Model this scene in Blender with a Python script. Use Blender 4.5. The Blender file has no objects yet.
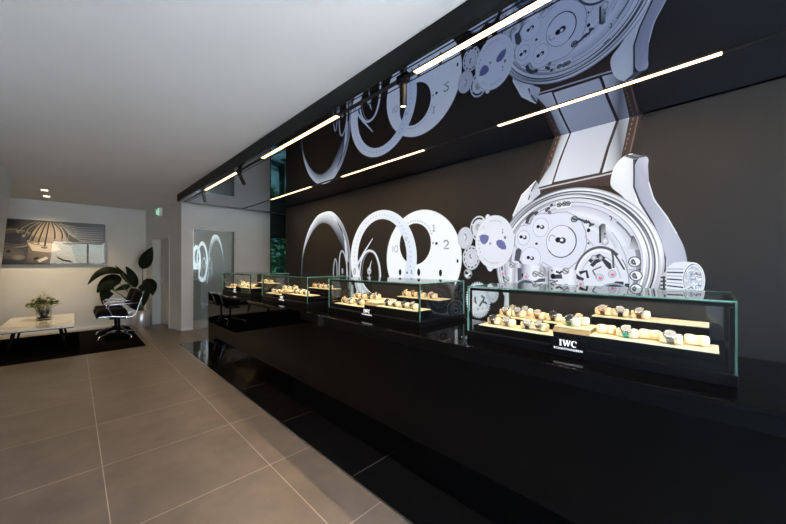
import bpy, bmesh, math, random
from mathutils import Vector, Matrix
random.seed(7)
PI = math.pi
C = bpy.context.scene.collection
scn = bpy.context.scene

# ------------------------------------------------------------------ helpers
def lin(c):
    c = c / 255.0
    return c / 12.92 if c <= 0.04045 else ((c + 0.055) / 1.055) ** 2.4
def rgb(r, g, b): return (lin(r), lin(g), lin(b), 1.0)

class MB:
    """collects shapes into one mesh"""
    def __init__(self): self.bm = bmesh.new(); self.mi = 0
    def face(self, pts, mi=None):
        vs = [self.bm.verts.new(p) for p in pts]
        f = self.bm.faces.new(vs); f.material_index = self.mi if mi is None else mi
        return f
    def box(self, x0, y0, z0, x1, y1, z1, bev=0.0):
        g = bmesh.ops.create_cube(self.bm, size=1.0)
        bmesh.ops.transform(self.bm, verts=g['verts'], matrix=Matrix.Translation(((x0+x1)/2, (y0+y1)/2, (z0+z1)/2)) @ Matrix.Diagonal((abs(x1-x0), abs(y1-y0), abs(z1-z0), 1)))
        fs = {f for v in g['verts'] for f in v.link_faces}
        for f in fs: f.material_index = self.mi
        if bev > 0:
            es = list({e for v in g['verts'] for e in v.link_edges})
            bmesh.ops.bevel(self.bm, geom=es, offset=bev, segments=2, affect='EDGES', profile=0.5)
        return self
    def tube(self, pts, r, n=10, closed=False, cap=True):
        pts = [Vector(p) for p in pts]; rings = []; L = len(pts)
        rs = r if isinstance(r, (list, tuple)) else [r] * L
        prev = None
        for i, p in enumerate(pts):
            a = pts[i-1] if (i > 0 or closed) else p
            b = pts[(i+1) % L] if (i < L-1 or closed) else p
            d = (b - a).normalized()
            if prev is None:
                up = Vector((0, 0, 1)) if abs(d.z) < .9 else Vector((1, 0, 0))
            else: up = prev
            s = d.cross(up).normalized(); up = s.cross(d).normalized(); prev = up
            rings.append([self.bm.verts.new(p + (s*math.cos(2*PI*k/n) + up*math.sin(2*PI*k/n)) * rs[i]) for k in range(n)])
        for i in range(L if closed else L-1):
            A, B = rings[i], rings[(i+1) % L]
            for k in range(n):
                f = self.bm.faces.new((A[k], A[(k+1) % n], B[(k+1) % n], B[k])); f.smooth = True; f.material_index = self.mi
        if cap and not closed:
            for R in (rings[0], rings[-1]):
                try:
                    f = self.bm.faces.new(R); f.material_index = self.mi
                except ValueError: pass
        return self
    def lathe(self, prof, n=24, origin=(0, 0, 0), cap=True):
        o = Vector(origin); rings = []
        for (r, z) in prof:
            rings.append([self.bm.verts.new(o + Vector((r*math.cos(2*PI*k/n), r*math.sin(2*PI*k/n), z))) for k in range(n)])
        for i in range(len(rings)-1):
            for k in range(n):
                f = self.bm.faces.new((rings[i][k], rings[i][(k+1) % n], rings[i+1][(k+1) % n], rings[i+1][k])); f.smooth = True; f.material_index = self.mi
        if cap:
            for R in (rings[0], rings[-1]):
                f = self.bm.faces.new(R); f.material_index = self.mi
        return self
    def prism(self, poly, fn, h):
        """extrude a 2-D outline: fn(a,b,h) gives the 3-D point"""
        A = [self.bm.verts.new(fn(a, b, 0)) for a, b in poly]; B = [self.bm.verts.new(fn(a, b, h)) for a, b in poly]
        n = len(poly)
        self.bm.faces.new(A).material_index = self.mi; self.bm.faces.new(B).material_index = self.mi
        for i in range(n): self.bm.faces.new((A[i], A[(i+1) % n], B[(i+1) % n], B[i])).material_index = self.mi
        return self
    def grid(self, rows, smooth=True):
        R = [[self.bm.verts.new(p) for p in r] for r in rows]
        for i in range(len(R)-1):
            for j in range(len(R[0])-1):
                f = self.bm.faces.new((R[i][j], R[i][j+1], R[i+1][j+1], R[i+1][j])); f.smooth = smooth; f.material_index = self.mi
        return self
    def xf(self, m):
        bmesh.ops.transform(self.bm, verts=self.bm.verts[:], matrix=m); return self
    def build(self, name, mats, parent=None, normals=True):
        if normals: bmesh.ops.recalc_face_normals(self.bm, faces=self.bm.faces[:])
        me = bpy.data.meshes.new(name); self.bm.to_mesh(me); self.bm.free()
        for m in (mats if isinstance(mats, (list, tuple)) else [mats]): me.materials.append(m)
        o = bpy.data.objects.new(name, me); C.objects.link(o)
        if parent: o.parent = parent
        return o

def tag(o, label=None, cat=None, group=None, kind=None):
    if label: o['label'] = label
    if cat: o['category'] = cat
    if group: o['group'] = group
    if kind: o['kind'] = kind
    return o
def empty(name, loc=(0, 0, 0), rz=0):
    o = bpy.data.objects.new(name, None); C.objects.link(o); o.location = loc; o.rotation_euler = (0, 0, rz); o.empty_display_size = .1
    return o
def struct(o): o['kind'] = 'structure'; return o
def copy_tree(o, parent=None):
    c = o.copy(); C.objects.link(c)
    if parent: c.parent = parent
    for ch in list(o.children): copy_tree(ch, c)
    return c

# ------------------------------------------------------------------ materials
def mat(name, col, rough=.5, metal=0.0, spec=.5, emit=None, es=0.0, coat=0.0, trans=0.0, ior=1.5):
    m = bpy.data.materials.new(name); m.use_nodes = True
    b = m.node_tree.nodes['Principled BSDF']
    b.inputs['Base Color'].default_value = (*col[:3], 1); b.inputs['Roughness'].default_value = rough
    b.inputs['Metallic'].default_value = metal; b.inputs['Specular IOR Level'].default_value = spec
    b.inputs['IOR'].default_value = ior
    if coat: b.inputs['Coat Weight'].default_value = coat; b.inputs['Coat Roughness'].default_value = .03
    if emit: b.inputs['Emission Color'].default_value = (*emit[:3], 1); b.inputs['Emission Strength'].default_value = es
    if trans: b.inputs['Transmission Weight'].default_value = trans
    return m
def noise_mix(m, c1, c2, scale, detail=4, stretch=None, rough=None):
    nt = m.node_tree; b = nt.nodes['Principled BSDF']
    tc = nt.nodes.new('ShaderNodeTexCoord'); n = nt.nodes.new('ShaderNodeTexNoise'); r = nt.nodes.new('ShaderNodeValToRGB')
    n.inputs['Scale'].default_value = scale; n.inputs['Detail'].default_value = detail
    mp = nt.nodes.new('ShaderNodeMapping')
    if stretch: mp.inputs['Scale'].default_value = stretch
    nt.links.new(tc.outputs['Object'], mp.inputs['Vector']); nt.links.new(mp.outputs[0], n.inputs['Vector'])
    nt.links.new(n.outputs['Fac'], r.inputs['Fac'])
    r.color_ramp.elements[0].position = .3; r.color_ramp.elements[1].position = .7
    r.color_ramp.elements[0].color = (*c1[:3], 1); r.color_ramp.elements[1].color = (*c2[:3], 1)
    nt.links.new(r.outputs['Color'], b.inputs['Base Color'])
    if rough:
        q = nt.nodes.new('ShaderNodeMapRange'); q.inputs[3].default_value, q.inputs[4].default_value = rough
        nt.links.new(n.outputs['Fac'], q.inputs[0]); nt.links.new(q.outputs[0], b.inputs['Roughness'])
    return r
def printed(name, emis, base, rough=.5, spec=.3):
    """a print: colours live in the mesh's colour attribute"""
    m = bpy.data.materials.new(name); m.use_nodes = True; nt = m.node_tree; b = nt.nodes['Principled BSDF']
    a = nt.nodes.new('ShaderNodeAttribute'); a.attribute_name = 'Col'
    x = nt.nodes.new('ShaderNodeMix'); x.data_type = 'RGBA'; x.blend_type = 'MULTIPLY'; x.inputs[0].default_value = 1
    nt.links.new(a.outputs['Color'], x.inputs[6]); x.inputs[7].default_value = (base, base, base, 1)
    nt.links.new(x.outputs[2], b.inputs['Base Color'])
    b.inputs['Roughness'].default_value = rough; b.inputs['Specular IOR Level'].default_value = spec
    if emis: nt.links.new(a.outputs['Color'], b.inputs['Emission Color']); b.inputs['Emission Strength'].default_value = emis
    return m
def pane_glass(name, tint=(1, 1, 1), ior=1.5, refl=1.0):
    m = bpy.data.materials.new(name); m.use_nodes = True; nt = m.node_tree; nt.nodes.clear()
    out = nt.nodes.new('ShaderNodeOutputMaterial'); mx = nt.nodes.new('ShaderNodeMixShader')
    t = nt.nodes.new('ShaderNodeBsdfTransparent'); g = nt.nodes.new('ShaderNodeBsdfGlossy'); f = nt.nodes.new('ShaderNodeFresnel')
    t.inputs[0].default_value = (*tint, 1); g.inputs['Roughness'].default_value = 0.0; f.inputs[0].default_value = ior
    # only the outer face of a pane mirrors (the straight-through shader has no refraction, so the inner face would totally reflect)
    geo = nt.nodes.new('ShaderNodeNewGeometry'); front = nt.nodes.new('ShaderNodeMath'); front.operation = 'SUBTRACT'; front.inputs[0].default_value = refl; nt.links.new(geo.outputs['Backfacing'], front.inputs[1]); front.use_clamp = True
    mul = nt.nodes.new('ShaderNodeMath'); mul.operation = 'MULTIPLY'
    nt.links.new(front.outputs[0], mul.inputs[1]); nt.links.new(f.outputs[0], mul.inputs[0]); nt.links.new(mul.outputs[0], mx.inputs[0])
    nt.links.new(t.outputs[0], mx.inputs[1]); nt.links.new(g.outputs[0], mx.inputs[2]); nt.links.new(mx.outputs[0], out.inputs[0])
    return m

M_white = mat('white_paint', rgb(190, 191, 190), .7); noise_mix(M_white, rgb(188, 189, 188), rgb(193, 194, 193), 3)
M_ceil = mat('ceiling_paint', rgb(208, 208, 208), .8); noise_mix(M_ceil, rgb(206, 206, 206), rgb(210, 210, 210), 2)
M_wallgrey = mat('grey_paint', rgb(195, 198, 202), .6); noise_mix(M_wallgrey, rgb(193, 196, 200), rgb(198, 201, 205), 4)
M_blackwall = mat('black_wall_paint', (.012, .012, .013), .45); noise_mix(M_blackwall, (.011, .011, .012), (.014, .014, .015), 5)
M_fascia = mat('dark_fascia', (.007, .007, .007), .5, 0, .12); noise_mix(M_fascia, (.005, .005, .005), (.006, .006, .006), 6)
M_soffit = mat('mirror_black_ceiling', (.205, .25, .36), .015, 1.0)
M_counter = mat('gloss_black_lacquer', (.004, .004, .0045), .03, 0, .15); noise_mix(M_counter, (.0016, .0016, .0017), (.0022, .0022, .0023), 8)
M_blacktile = mat('black_polished_tile', (.004, .004, .004), .05)
M_black = mat('black_satin', (.008, .008, .009), .4, 0, .12); noise_mix(M_black, (.0035, .0035, .004), (.005, .005, .0055), 20)
M_blackfab = mat('black_fabric', (.004, .0045, .0045), .8, 0, .05); noise_mix(M_blackfab, (.0035, .004, .004), (.005, .0055, .0055), 120)
M_chrome = mat('chrome', (.75, .75, .77), .12, 1.0); noise_mix(M_chrome, (.73, .73, .75), (.77, .77, .79), 12)
M_steel = mat('brushed_steel', (.55, .56, .57), .28, 1.0); noise_mix(M_steel, (.50, .51, .52), (.60, .61, .62), 8, stretch=(1, 1, 12))
M_leather = mat('black_leather', (.007, .0062, .006), 0.55, 0, .03); noise_mix(M_leather, (.004, .0036, .0035), (.006, .0055, .005), 60)
M_green = mat('dark_leaf', rgb(38, 52, 30), .55, 0, .08); noise_mix(M_green, rgb(9, 15, 8), rgb(24, 31, 16), 9)
M_stalk = mat('leaf_stalk', rgb(48, 62, 34), .5); noise_mix(M_stalk, rgb(40, 55, 28), rgb(60, 74, 40), 15)
M_green2 = mat('pale_leaf', rgb(84, 96, 48), .5); noise_mix(M_green2, rgb(60, 78, 36), rgb(112, 118, 66), 30)
M_soil = mat('soil', (.05, .025, .012), .9); noise_mix(M_soil, (.04, .02, .01), (.16, .08, .03), 80)
M_cream = mat('cream_suede', rgb(234, 216, 178), .75); noise_mix(M_cream, rgb(230, 211, 172), rgb(238, 221, 184), 60)
M_panel = mat('brown_black_panel', (.035, .030, .025), .6, 0, .15); noise_mix(M_panel, (.033, .028, .023), (.038, .033, .028), 30)
M_tan = mat('bronze_leather', rgb(128, 106, 70), .5); noise_mix(M_tan, rgb(120, 98, 64), rgb(136, 113, 76), 40)
M_edge = mat('green_glass_edge', rgb(96, 148, 130), .2, 0, .4)
noise_mix(M_edge, rgb(86, 138, 120), rgb(104, 160, 141), 14)
M_glass = pane_glass('case_glass', (.965, .985, .975), 1.85)
M_glassf = pane_glass('case_front_glass', (.965, .985, .975), 1.30)
M_winglass = pane_glass('clear_window_glass', (.95, .97, .97))
M_tintglass = pane_glass('tinted_window_glass', (.08, .125, .12))
M_mirror = mat('mirror', (.72, .80, .80), .01, 1.0)
nt_ = M_mirror.node_tree; pb_ = nt_.nodes['Principled BSDF']; df_ = nt_.nodes.new('ShaderNodeBsdfDiffuse'); mx_ = nt_.nodes.new('ShaderNodeMixShader')
df_.inputs[0].default_value = (.50, .62, .62, 1); mx_.inputs[0].default_value = .30
nt_.links.new(pb_.outputs[0], mx_.inputs[1]); nt_.links.new(df_.outputs[0], mx_.inputs[2]); nt_.links.new(mx_.outputs[0], nt_.nodes['Material Output'].inputs[0])
M_bar = mat('lamp_diffuser', (.9, .85, .75), .5, emit=(1.0, .62, .32), es=3.4)
M_lens = mat('spot_lens', (.9, .85, .75), .4, emit=(1.0, .80, .55), es=6)
M_down = mat('downlight_lens', (.9, .85, .8), .4, emit=(1.0, .86, .68), es=7)
M_sign = mat('sign_white', (.8, .8, .8), .4, emit=(1, .98, .97), es=.9)
M_exitg = mat('exit_green', rgb(20, 120, 80), .4, emit=rgb(20, 150, 95), es=.6)
M_exitw = mat('exit_white', (.8, .9, .85), .4, emit=rgb(220, 255, 235), es=.9)
M_silver = mat('silver_grey_plastic', rgb(170, 172, 176), .45)
M_rug = mat('charcoal_rug', (.006, .006, .006), .95, 0, .0); noise_mix(M_rug, (.004, .004, .004), (.009, .0085, .008), 160)
M_tabletop = mat('white_gloss_tabletop', rgb(214, 210, 200), .12, 0, .6, coat=.6); M_tabletop.node_tree.nodes['Principled BSDF'].inputs['Roughness'].default_value = .05; noise_mix(M_tabletop, rgb(210, 206, 196), rgb(216, 212, 202), 5)
M_skirt = mat('white_skirting', rgb(205, 203, 198), .3); noise_mix(M_skirt, rgb(202, 200, 195), rgb(208, 206, 201), 9)
M_dirt = mat('outdoor_ground', rgb(140, 141, 142), .9); noise_mix(M_dirt, rgb(126, 127, 129), rgb(154, 155, 157), 2)
M_tree = mat('tree_leaves', rgb(70, 110, 55), .6); noise_mix(M_tree, rgb(50, 90, 40), rgb(95, 135, 75), 3)
M_bark = mat('bark', rgb(80, 68, 55), .9); noise_mix(M_bark, rgb(65, 55, 44), rgb(96, 82, 66), 12)
M_vase = pane_glass('vase_glass', (.94, .94, .93))
M_trackblack = mat('track_black', (.004, .004, .004), .5, 0, .2)

# tiled floor
def floor_tiles():
    m = mat('concrete_tile', rgb(138, 122, 106), .38); nt = m.node_tree; b = nt.nodes['Principled BSDF']
    tc = nt.nodes.new('ShaderNodeTexCoord'); mp = nt.nodes.new('ShaderNodeMapping')
    mp.inputs['Location'].default_value = (-.139 + .815*8, -2.15 + .79*12, 0)
    br = nt.nodes.new('ShaderNodeTexBrick'); br.offset = 0; br.squash = 1
    br.inputs['Scale'].default_value = 1; br.inputs['Brick Width'].default_value = .815; br.inputs['Row Height'].default_value = .79
    br.inputs['Mortar Size'].default_value = .0026; br.inputs['Mortar Smooth'].default_value = .1; br.inputs['Bias'].default_value = 0
    nt.links.new(tc.outputs['Object'], mp.inputs[0]); nt.links.new(mp.outputs[0], br.inputs['Vector'])
    br.inputs['Color1'].default_value = (*rgb(112, 103, 90)[:3], 1); br.inputs['Color2'].default_value = (*rgb(122, 112, 98)[:3], 1)
    br.inputs['Mortar'].default_value = (*rgb(186, 174, 158)[:3], 1)
    n = nt.nodes.new('ShaderNodeTexNoise'); n.inputs['Scale'].default_value = 3.2; n.inputs['Detail'].default_value = 9; n.inputs['Roughness'].default_value = .62
    nt.links.new(tc.outputs['Object'], n.inputs['Vector'])
    rp = nt.nodes.new('ShaderNodeMapRange'); rp.inputs[1].default_value = .3; rp.inputs[2].default_value = .7; rp.inputs[3].default_value = .68; rp.inputs[4].default_value = 1.16
    nt.links.new(n.outputs['Fac'], rp.inputs[0])
    mx = nt.nodes.new('ShaderNodeMix'); mx.data_type = 'RGBA'; mx.blend_type = 'MULTIPLY'; mx.inputs[0].default_value = 1
    nt.links.new(br.outputs['Color'], mx.inputs[6]); nt.links.new(rp.outputs[0], mx.inputs[7]); nt.links.new(mx.outputs[2], b.inputs['Base Color'])
    r2 = nt.nodes.new('ShaderNodeMapRange'); r2.inputs[3].default_value = .30; r2.inputs[4].default_value = .46
    nt.links.new(n.outputs['Fac'], r2.inputs[0]); nt.links.new(r2.outputs[0], b.inputs['Roughness'])
    bp = nt.nodes.new('ShaderNodeBump'); bp.inputs['Strength'].default_value = .25; bp.inputs['Distance'].default_value = .002
    iv = nt.nodes.new('ShaderNodeMath'); iv.operation = 'SUBTRACT'; iv.inputs[0].default_value = 1
    nt.links.new(br.outputs['Fac'], iv.inputs[1]); nt.links.new(iv.outputs[0], bp.inputs['Height']); nt.links.new(bp.outputs[0], b.inputs['Normal'])
    return m
M_floor = floor_tiles()
def black_strip_mat():
    nt = M_blacktile.node_tree; b = nt.nodes['Principled BSDF']
    tc = nt.nodes.new('ShaderNodeTexCoord'); mp = nt.nodes.new('ShaderNodeMapping'); mp.inputs['Location'].default_value = (0, -.65 + 10, 0)
    br = nt.nodes.new('ShaderNodeTexBrick'); br.offset = 0; br.squash = 1
    br.inputs['Brick Width'].default_value = 40; br.inputs['Row Height'].default_value = 1.0; br.inputs['Scale'].default_value = 1; br.inputs['Mortar Size'].default_value = .0022
    br.inputs['Color1'].default_value = (.004, .004, .004, 1); br.inputs['Color2'].default_value = (.005, .005, .005, 1); br.inputs['Mortar'].default_value = (.10, .10, .10, 1)
    nt.links.new(tc.outputs['Object'], mp.inputs[0]); nt.links.new(mp.outputs[0], br.inputs['Vector']); nt.links.new(br.outputs['Color'], b.inputs['Base Color'])
black_strip_mat()

# ------------------------------------------------------------------ room shell
H = 2.64                      # main ceiling
SZ = 2.514                    # underside of the dropped mirror ceiling
o = MB().box(-3.2, -2.0, -.12, 4.8, 9.7, 0).build('floor', M_floor); struct(o)
o = MB().box(-3.2, -2.0, H, 4.8, 9.7, H+.12).build('ceiling', M_ceil); struct(o)
# black polished strip along the counter
o = MB().box(1.272, -1.8, 0, 3.06, 6.5, .003).build('trim_1', M_blacktile); struct(o)
o = MB().box(1.262, -1.8, 0, 1.2715, 6.5, .006).build('trim_2', M_steel); struct(o)
# dropped ceiling: fascia + mirror-black underside with panel joints
b = MB(); b.mi = 0; b.box(1.328, -1.8, SZ, 1.352, 6.87, H-.001); b.box(1.352, 6.846, SZ+.004, 4.5, 6.87, H-.001)
b.mi = 1; b.box(1.352, -1.8, SZ+.006, 4.5, 6.846, SZ+.03)
b.mi = 0; b.box(1.483, -1.8, SZ+.003, 1.486, 6.84, SZ+.0065); b.box(1.375, -1.8, SZ+.003, 1.378, 6.84, SZ+.0065)
o = b.build('ceiling_soffit', [M_fascia, M_soffit]); struct(o)
# far wall
o = MB().box(-3.2, 9.4, 0, 1.9, 9.55, H).build('wall_far', M_white); struct(o)
o = MB().box(-3.0, 9.385, 0, 1.19, 9.4, .05).build('baseboard_far', M_skirt); struct(o)
# angled wall with the door, from A to B
ax, ay, bx_, by_ = 1.57, 7.74, 1.20, 9.4
dl = math.hypot(bx_-ax, by_-ay); dang = math.atan2(by_-ay, bx_-ax)
def local_to(o, loc=(ax, ay, 0), ang=dang): o.location = loc; o.rotation_euler = (0, 0, ang); return o
# local x runs along the wall away from the corner; local +y points into the room (towards -X)
D0, D1, DH = .506, 1.375, 1.99
b = MB(); b.box(.0, -.2, 0, D0, 0, H); b.box(D1, -.2, 0, dl+.05, 0, H); b.box(D0, -.2, DH, D1, 0, H)
o = local_to(b.build('wall_door_side', M_white)); struct(o)
b = MB(); b.box(D0, -.19, 0, D0+.045, .012, DH-.03); b.box(D1-.045, -.19, 0, D1, .012, DH-.03); b.box(D0, -.19, DH-.045, D1, .012, DH)
o = local_to(b.build('door_1', M_white)); struct(o)
dr = o
b = MB(); b.box(D0+.047, -.19, .005, D1-.047, -.15, DH-.047, .002); lf = b.build('door_leaf', M_white, dr)
b = MB(); b.tube([(1.245, -.15, 1.0), (1.245, -.10, 1.0), (1.235, -.092, 1.0), (1.13, -.092, 1.0)], .009); b.box(1.225, -.152, .93, 1.265, -.144, 1.09)
b.build('door_handle', M_steel, lf)
b = MB(); b.tube([(1.245, -.152, 1.18), (1.245, -.135, 1.18)], .02); b.build('door_lock', M_steel, lf)
# white facing wall with the mirror, and the black wall with a glass door beyond
b = MB(); b.box(1.57, 7.74, 0, 3.436, 7.9, H); o = b.build('wall_facing', M_white); struct(o)
b = MB(); b.box(1.571, 7.725, 0, 1.78, 7.739, .05); b.box(2.61, 7.725, 0, 3.43, 7.739, .05); o = b.build('baseboard_facing', M_skirt); struct(o)
b = MB(); b.box(3.436, 7.74, 2.08, 4.6, 7.9, H); b.box(4.42, 7.74, 0, 4.6, 7.9, 2.08); o = b.build('wall_black_end', M_blackwall); struct(o)
def window(name, w, h, loc, ang, nv, gm, fm_, fr=.05, horiz=()):
    b = MB(); b.box(0, -.03, 0, fr, .03, h); b.box(w-fr, -.03, 0, w, .03, h); b.box(fr, -.03, h-fr, w-fr, .03, h); b.box(fr, -.03, 0, w-fr, .03, fr)
    for i in range(1, nv): b.box(w*i/nv-fr/2, -.03, fr, w*i/nv+fr/2, .03, h-fr)
    o = b.build(name, fm_); struct(o); o.location = loc; o.rotation_euler = (0, 0, ang)
    g = MB().box(fr, -.004, fr, w-fr, .004, h-fr).build('window_pane', gm, o)
    return o
window('window_1', .98, 2.08, (3.438, 7.82, 0), 0, 2, M_tintglass, M_trackblack, .045)
# mural wall and the black side beyond its end
b = MB(); b.box(3.085, -1.8, 0, 3.25, 6.16, SZ+.004); o = b.build('wall_mural', M_blackwall); struct(o)
b = MB(); b.box(4.6, 4.4, 2.2, 4.75, 7.9, H); b.box(4.6, 4.4, 0, 4.75, 4.6, 2.2); b.box(3.25, 4.4, 0, 4.6, 4.5, SZ+.004); o = b.build('wall_right_end', M_blackwall); struct(o)
window('window_2', 3.1, 2.2, (4.66, 4.6, 0), PI/2, 3, M_tintglass, M_trackblack, .05)
# leaning grey wall beside the camera
def lean(x): return x
b = MB(); pr = [(-.84, 0), (-.638, H), (-.80, H), (-1.0, 0)]
b.prism(pr, lambda a, c, h: (a, -1.79 + h, c), 7.25+1.79); o = b.build('wall_left', M_wallgrey); struct(o)
# lounge side wall
b = MB(); b.box(-3.2, 6.2, 0, -3.0, 9.4, H); b.box(-3.0, 6.2, 0, -.7, 6.35, H); o = b.build('wall_lounge', M_white); struct(o)
# rear wall with the big window
WX0, WX1, WZ0, WZ1 = -.80, 3.0, .02, 2.45
b = MB(); b.box(-3.2, -2.0, 0, WX0, -1.8, H); b.box(WX1, -2.0, 0, 4.8, -1.8, H); b.box(WX0, -2.0, WZ1, WX1, -1.8, H); b.box(WX0, -2.0, 0, WX1, -1.8, WZ0)
o = b.build('wall_rear', M_white); struct(o)
window('window_3', WX1-WX0, WZ1-WZ0, (WX0, -1.9, WZ0), 0, 3, M_winglass, M_black, .06)
# ground outside
b = MB(); b.box(-14, -30, -.3, 30, 30, -.14); o = b.build('ground', M_dirt); struct(o)

# ------------------------------------------------------------------ counter
cnt = empty('display_counter', (1.574, -1.75, 0))
tag(cnt, 'long gloss black counter carrying the glass display cases', 'counter')
MB().box(.004, 0, .003, .80, 7.65, .893).build('counter_body', M_counter, cnt)
MB().box(0, -.004, .8945, .806, 7.654, .913, .0015).build('counter_top', M_counter, cnt)

# ------------------------------------------------------------------ glass display cases
CZ = .913
def serif_letters():
    """I W C in seriffed capitals, in a 2-D plane (a to the right, b up), height 1"""
    P = []
    P += [[(0, 0), (.42, 0), (.42, .08), (.31, .10), (.31, .90), (.42, .92), (.42, 1), (0, 1), (0, .92), (.11, .90), (.11, .10), (0, .08)]]
    x = .50
    P += [[(x, 1), (x+.34, 1), (x+.34, .93), (x+.27, .91), (x+.43, .32), (x+.60, .82), (x+.56, .93), (x+.56, 1), (x+.86, 1), (x+.86, .93), (x+.80, .91), (x+.95, .32), (x+1.09, .90), (x+1.0, .93), (x+1.0, 1), (x+1.28, 1), (x+1.28, .93), (x+1.20, .90), (x+.94, 0), (x+.84, 0), (x+.65, .58), (x+.44, 0), (x+.34, 0), (x+.07, .90), (x, .93)]]
    cx, cy = 2.28, .5; o_, i_ = [], []
    for k in range(25):
        a = math.radians(48 + k*(264/24)); o_.append((cx+.48*math.cos(a), cy+.52*math.sin(a))); i_.append((cx+.06+.29*math.cos(a), cy+.43*math.sin(a)))
    P += [o_ + i_[::-1]]
    P += [[(2.56, .66), (2.64, .66), (2.64, .99), (2.57, .99), (2.50, .80)]]
    return P
def text_mesh(body, size, name):
    cu = bpy.data.curves.new('lettering_curve', 'FONT'); cu.body = body; cu.size = size; cu.align_x = 'CENTER'; cu.extrude = .0006; cu.space_character = 1.28; cu.offset = 0
    t = bpy.data.objects.new('lettering_temp', cu); C.objects.link(t)
    bpy.context.view_layer.update(); dg = bpy.context.evaluated_depsgraph_get()
    me = bpy.data.meshes.new_from_object(t.evaluated_get(dg)); bpy.data.objects.remove(t); bpy.data.curves.remove(cu)
    me.name = name; return me
CL, CD = 1.17, .59           # case length and depth
def make_case():
    r = empty('display_case', (1.763, 0, CZ))
    MB().box(0, .0, 0, CD, CL, .045, .002).build('base', M_black, r)
    MB().box(.03, .028, .0455, CD-.03, CL-.028, .082, .002).build('plinth', M_blackfab, r)
    zt = .327
    def pane(nm, x0, y0, z0, x1, y1, z1, thin):
        b = MB(); b.box(x0, y0, z0, x1, y1, z1); 
        for f in b.bm.faces:
            n = f.normal if f.normal.length else f.calc_center_median()
            f.normal_update(); n = f.normal
            f.material_index = 0 if abs(n[thin]) > .5 or n.z < -.5 else 1
        b.build('glass_pane', [M_glassf if nm == 'f' else M_glass, M_edge], r)
    T = .006
    pane('f', .003, .003, .0455, .003+T, CL-.003, zt-T, 0)
    pane('l', .003+T+.0003, CL-.003-T, .0455, CD-.012, CL-.003, zt-T, 1)
    pane('r', .003+T+.0003, .003, .0455, CD-.012, .003+T, zt-T, 1)
    pane('t', .003, .003, zt-T+.0003, CD-.003, CL-.003, zt, 2)
    pane('b', CD-.0115, .003, .0455, CD-.003, CL-.003, zt-T-.0003, 0)
    MB().box(CD-.018, .092, .0828, CD-.0118, CL-.012, zt-T-.004).build('back_panel', M_panel, r)
    b = MB(); b.box(.0125, .014, zt-.026, .026, CL-.014, zt-.010); b.build('light_strip', M_black, r)
    for q in ((.0125, .0125, .0455, .024, .024, zt-.027), (.0125, CL-.024, .0455, .024, CL-.0125, zt-.027), (CD-.06, .0125, .0825, CD-.04, .03, zt-.01)): MB().box(*q).build('corner_post', M_black, r)
    # plate on the front
    np_ = MB().box(-.0035, CL/2-.085, .020, .0025, CL/2+.085, .092, .001).build('nameplate', M_black, r)
    b = MB(); s = .030
    for poly in serif_letters():
        b.prism([(a*s, c*s) for a, c in poly], lambda a, c, h: (-.0036-h, CL/2+.040-a, .052+c), .0008)
    b.build('lettering', M_sign, np_)
    me = text_mesh('SCHAFFHAUSEN', .0150, 'lettering'); me.materials.append(M_sign)
    o = bpy.data.objects.new('lettering', me); C.objects.link(o); o.parent = np_
    o.matrix_local = Matrix(((0, 0, -1, -.0042), (-1, 0, 0, CL/2), (0, 1, 0, .0325), (0, 0, 0, 1)))
    return r
case0 = make_case()
case_y = [-.07, 1.49, 3.06, 4.63]
case_label = ['glass display case nearest the camera, bright teal watch inside',
              'glass display case second from the near end, below the white dial picture',
              'glass display case third from the near end, before the glass ring picture',
              'glass display case at the far end of the black counter, before the white wall']
cases = []
for i, y in enumerate(case_y):
    c = case0 if i == 0 else copy_tree(case0)
    c.location = (1.763, y, CZ); tag(c, case_label[i], 'display case', 'glass display cases along the counter'); cases.append(c)

# trays, blocks, cushions and watches -------------------------------------------------
X0 = 1.763
ordn = ['first', 'second', 'third', 'fourth', 'fifth', 'sixth', 'seventh', 'eighth']
cname = ['nearest case', 'second case', 'third case', 'farthest case']
def tray_mesh(lx, ly, h):
    return lx, ly, h
def make_tray(lx, ly, h):
    r = empty('display_tray', (0, 0, 0))
    MB().box(-lx/2, -ly/2, 0, lx/2, ly/2, h-.006, .001).build('tray_body', M_blackfab, r)
    MB().box(-lx/2+.001, -ly/2+.001, h-.0058, lx/2-.001, ly/2-.001, h, .002).build('tray_lining', M_cream, r)
    return r
TRAYS = [  # name of place, x centre, y centre (in the case), length x, length y, height over plinth
    ('front left', .100, .885, .15, .44, .008), ('front right', .110, .275, .17, .45, .036),
    ('back left', .315, .86, .24, .46, .046), ('back right', .42, .32, .17, .48, .090)]
PZ = CZ + .0825
tray_protos = {}
block0 = None
def block():
    r = empty('display_block')
    MB().box(-.100, -.085, 0, .09, .085, .0275, .001).build('block_base', M_blackfab, r)
    b = MB(); b.prism([(-.106, .028), (.09, .028), (.09, .05), (-.086, .05)], lambda a, c, h: (a, -.085+h, c), .17); b.build('block_body', M_tan, r)
    MB().box(-.084, -.083, .0502, .088, .083, .056, .002).build('block_lining', M_cream, r)
    return r
for ci in range(4):
    for (nm, x, y, lx, ly, h) in TRAYS:
        if nm not in tray_protos: t = tray_protos[nm] = make_tray(lx, ly, h)
        else: t = copy_tree(tray_protos[nm])
        t.location = (X0+x, case_y[ci]+y, PZ)
        tag(t, f'cream lined watch tray at the {nm} of the {cname[ci]}', 'tray', 'watch trays in the display cases')
    if block0 is None: bl = block0 = block()
    else: bl = copy_tree(block0)
    bl.location = (X0+.14, case_y[ci]+CL/2, PZ)
    tag(bl, f'bronze fronted raised block in the middle of the {cname[ci]}', 'display block', 'bronze blocks in the display cases')

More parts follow.
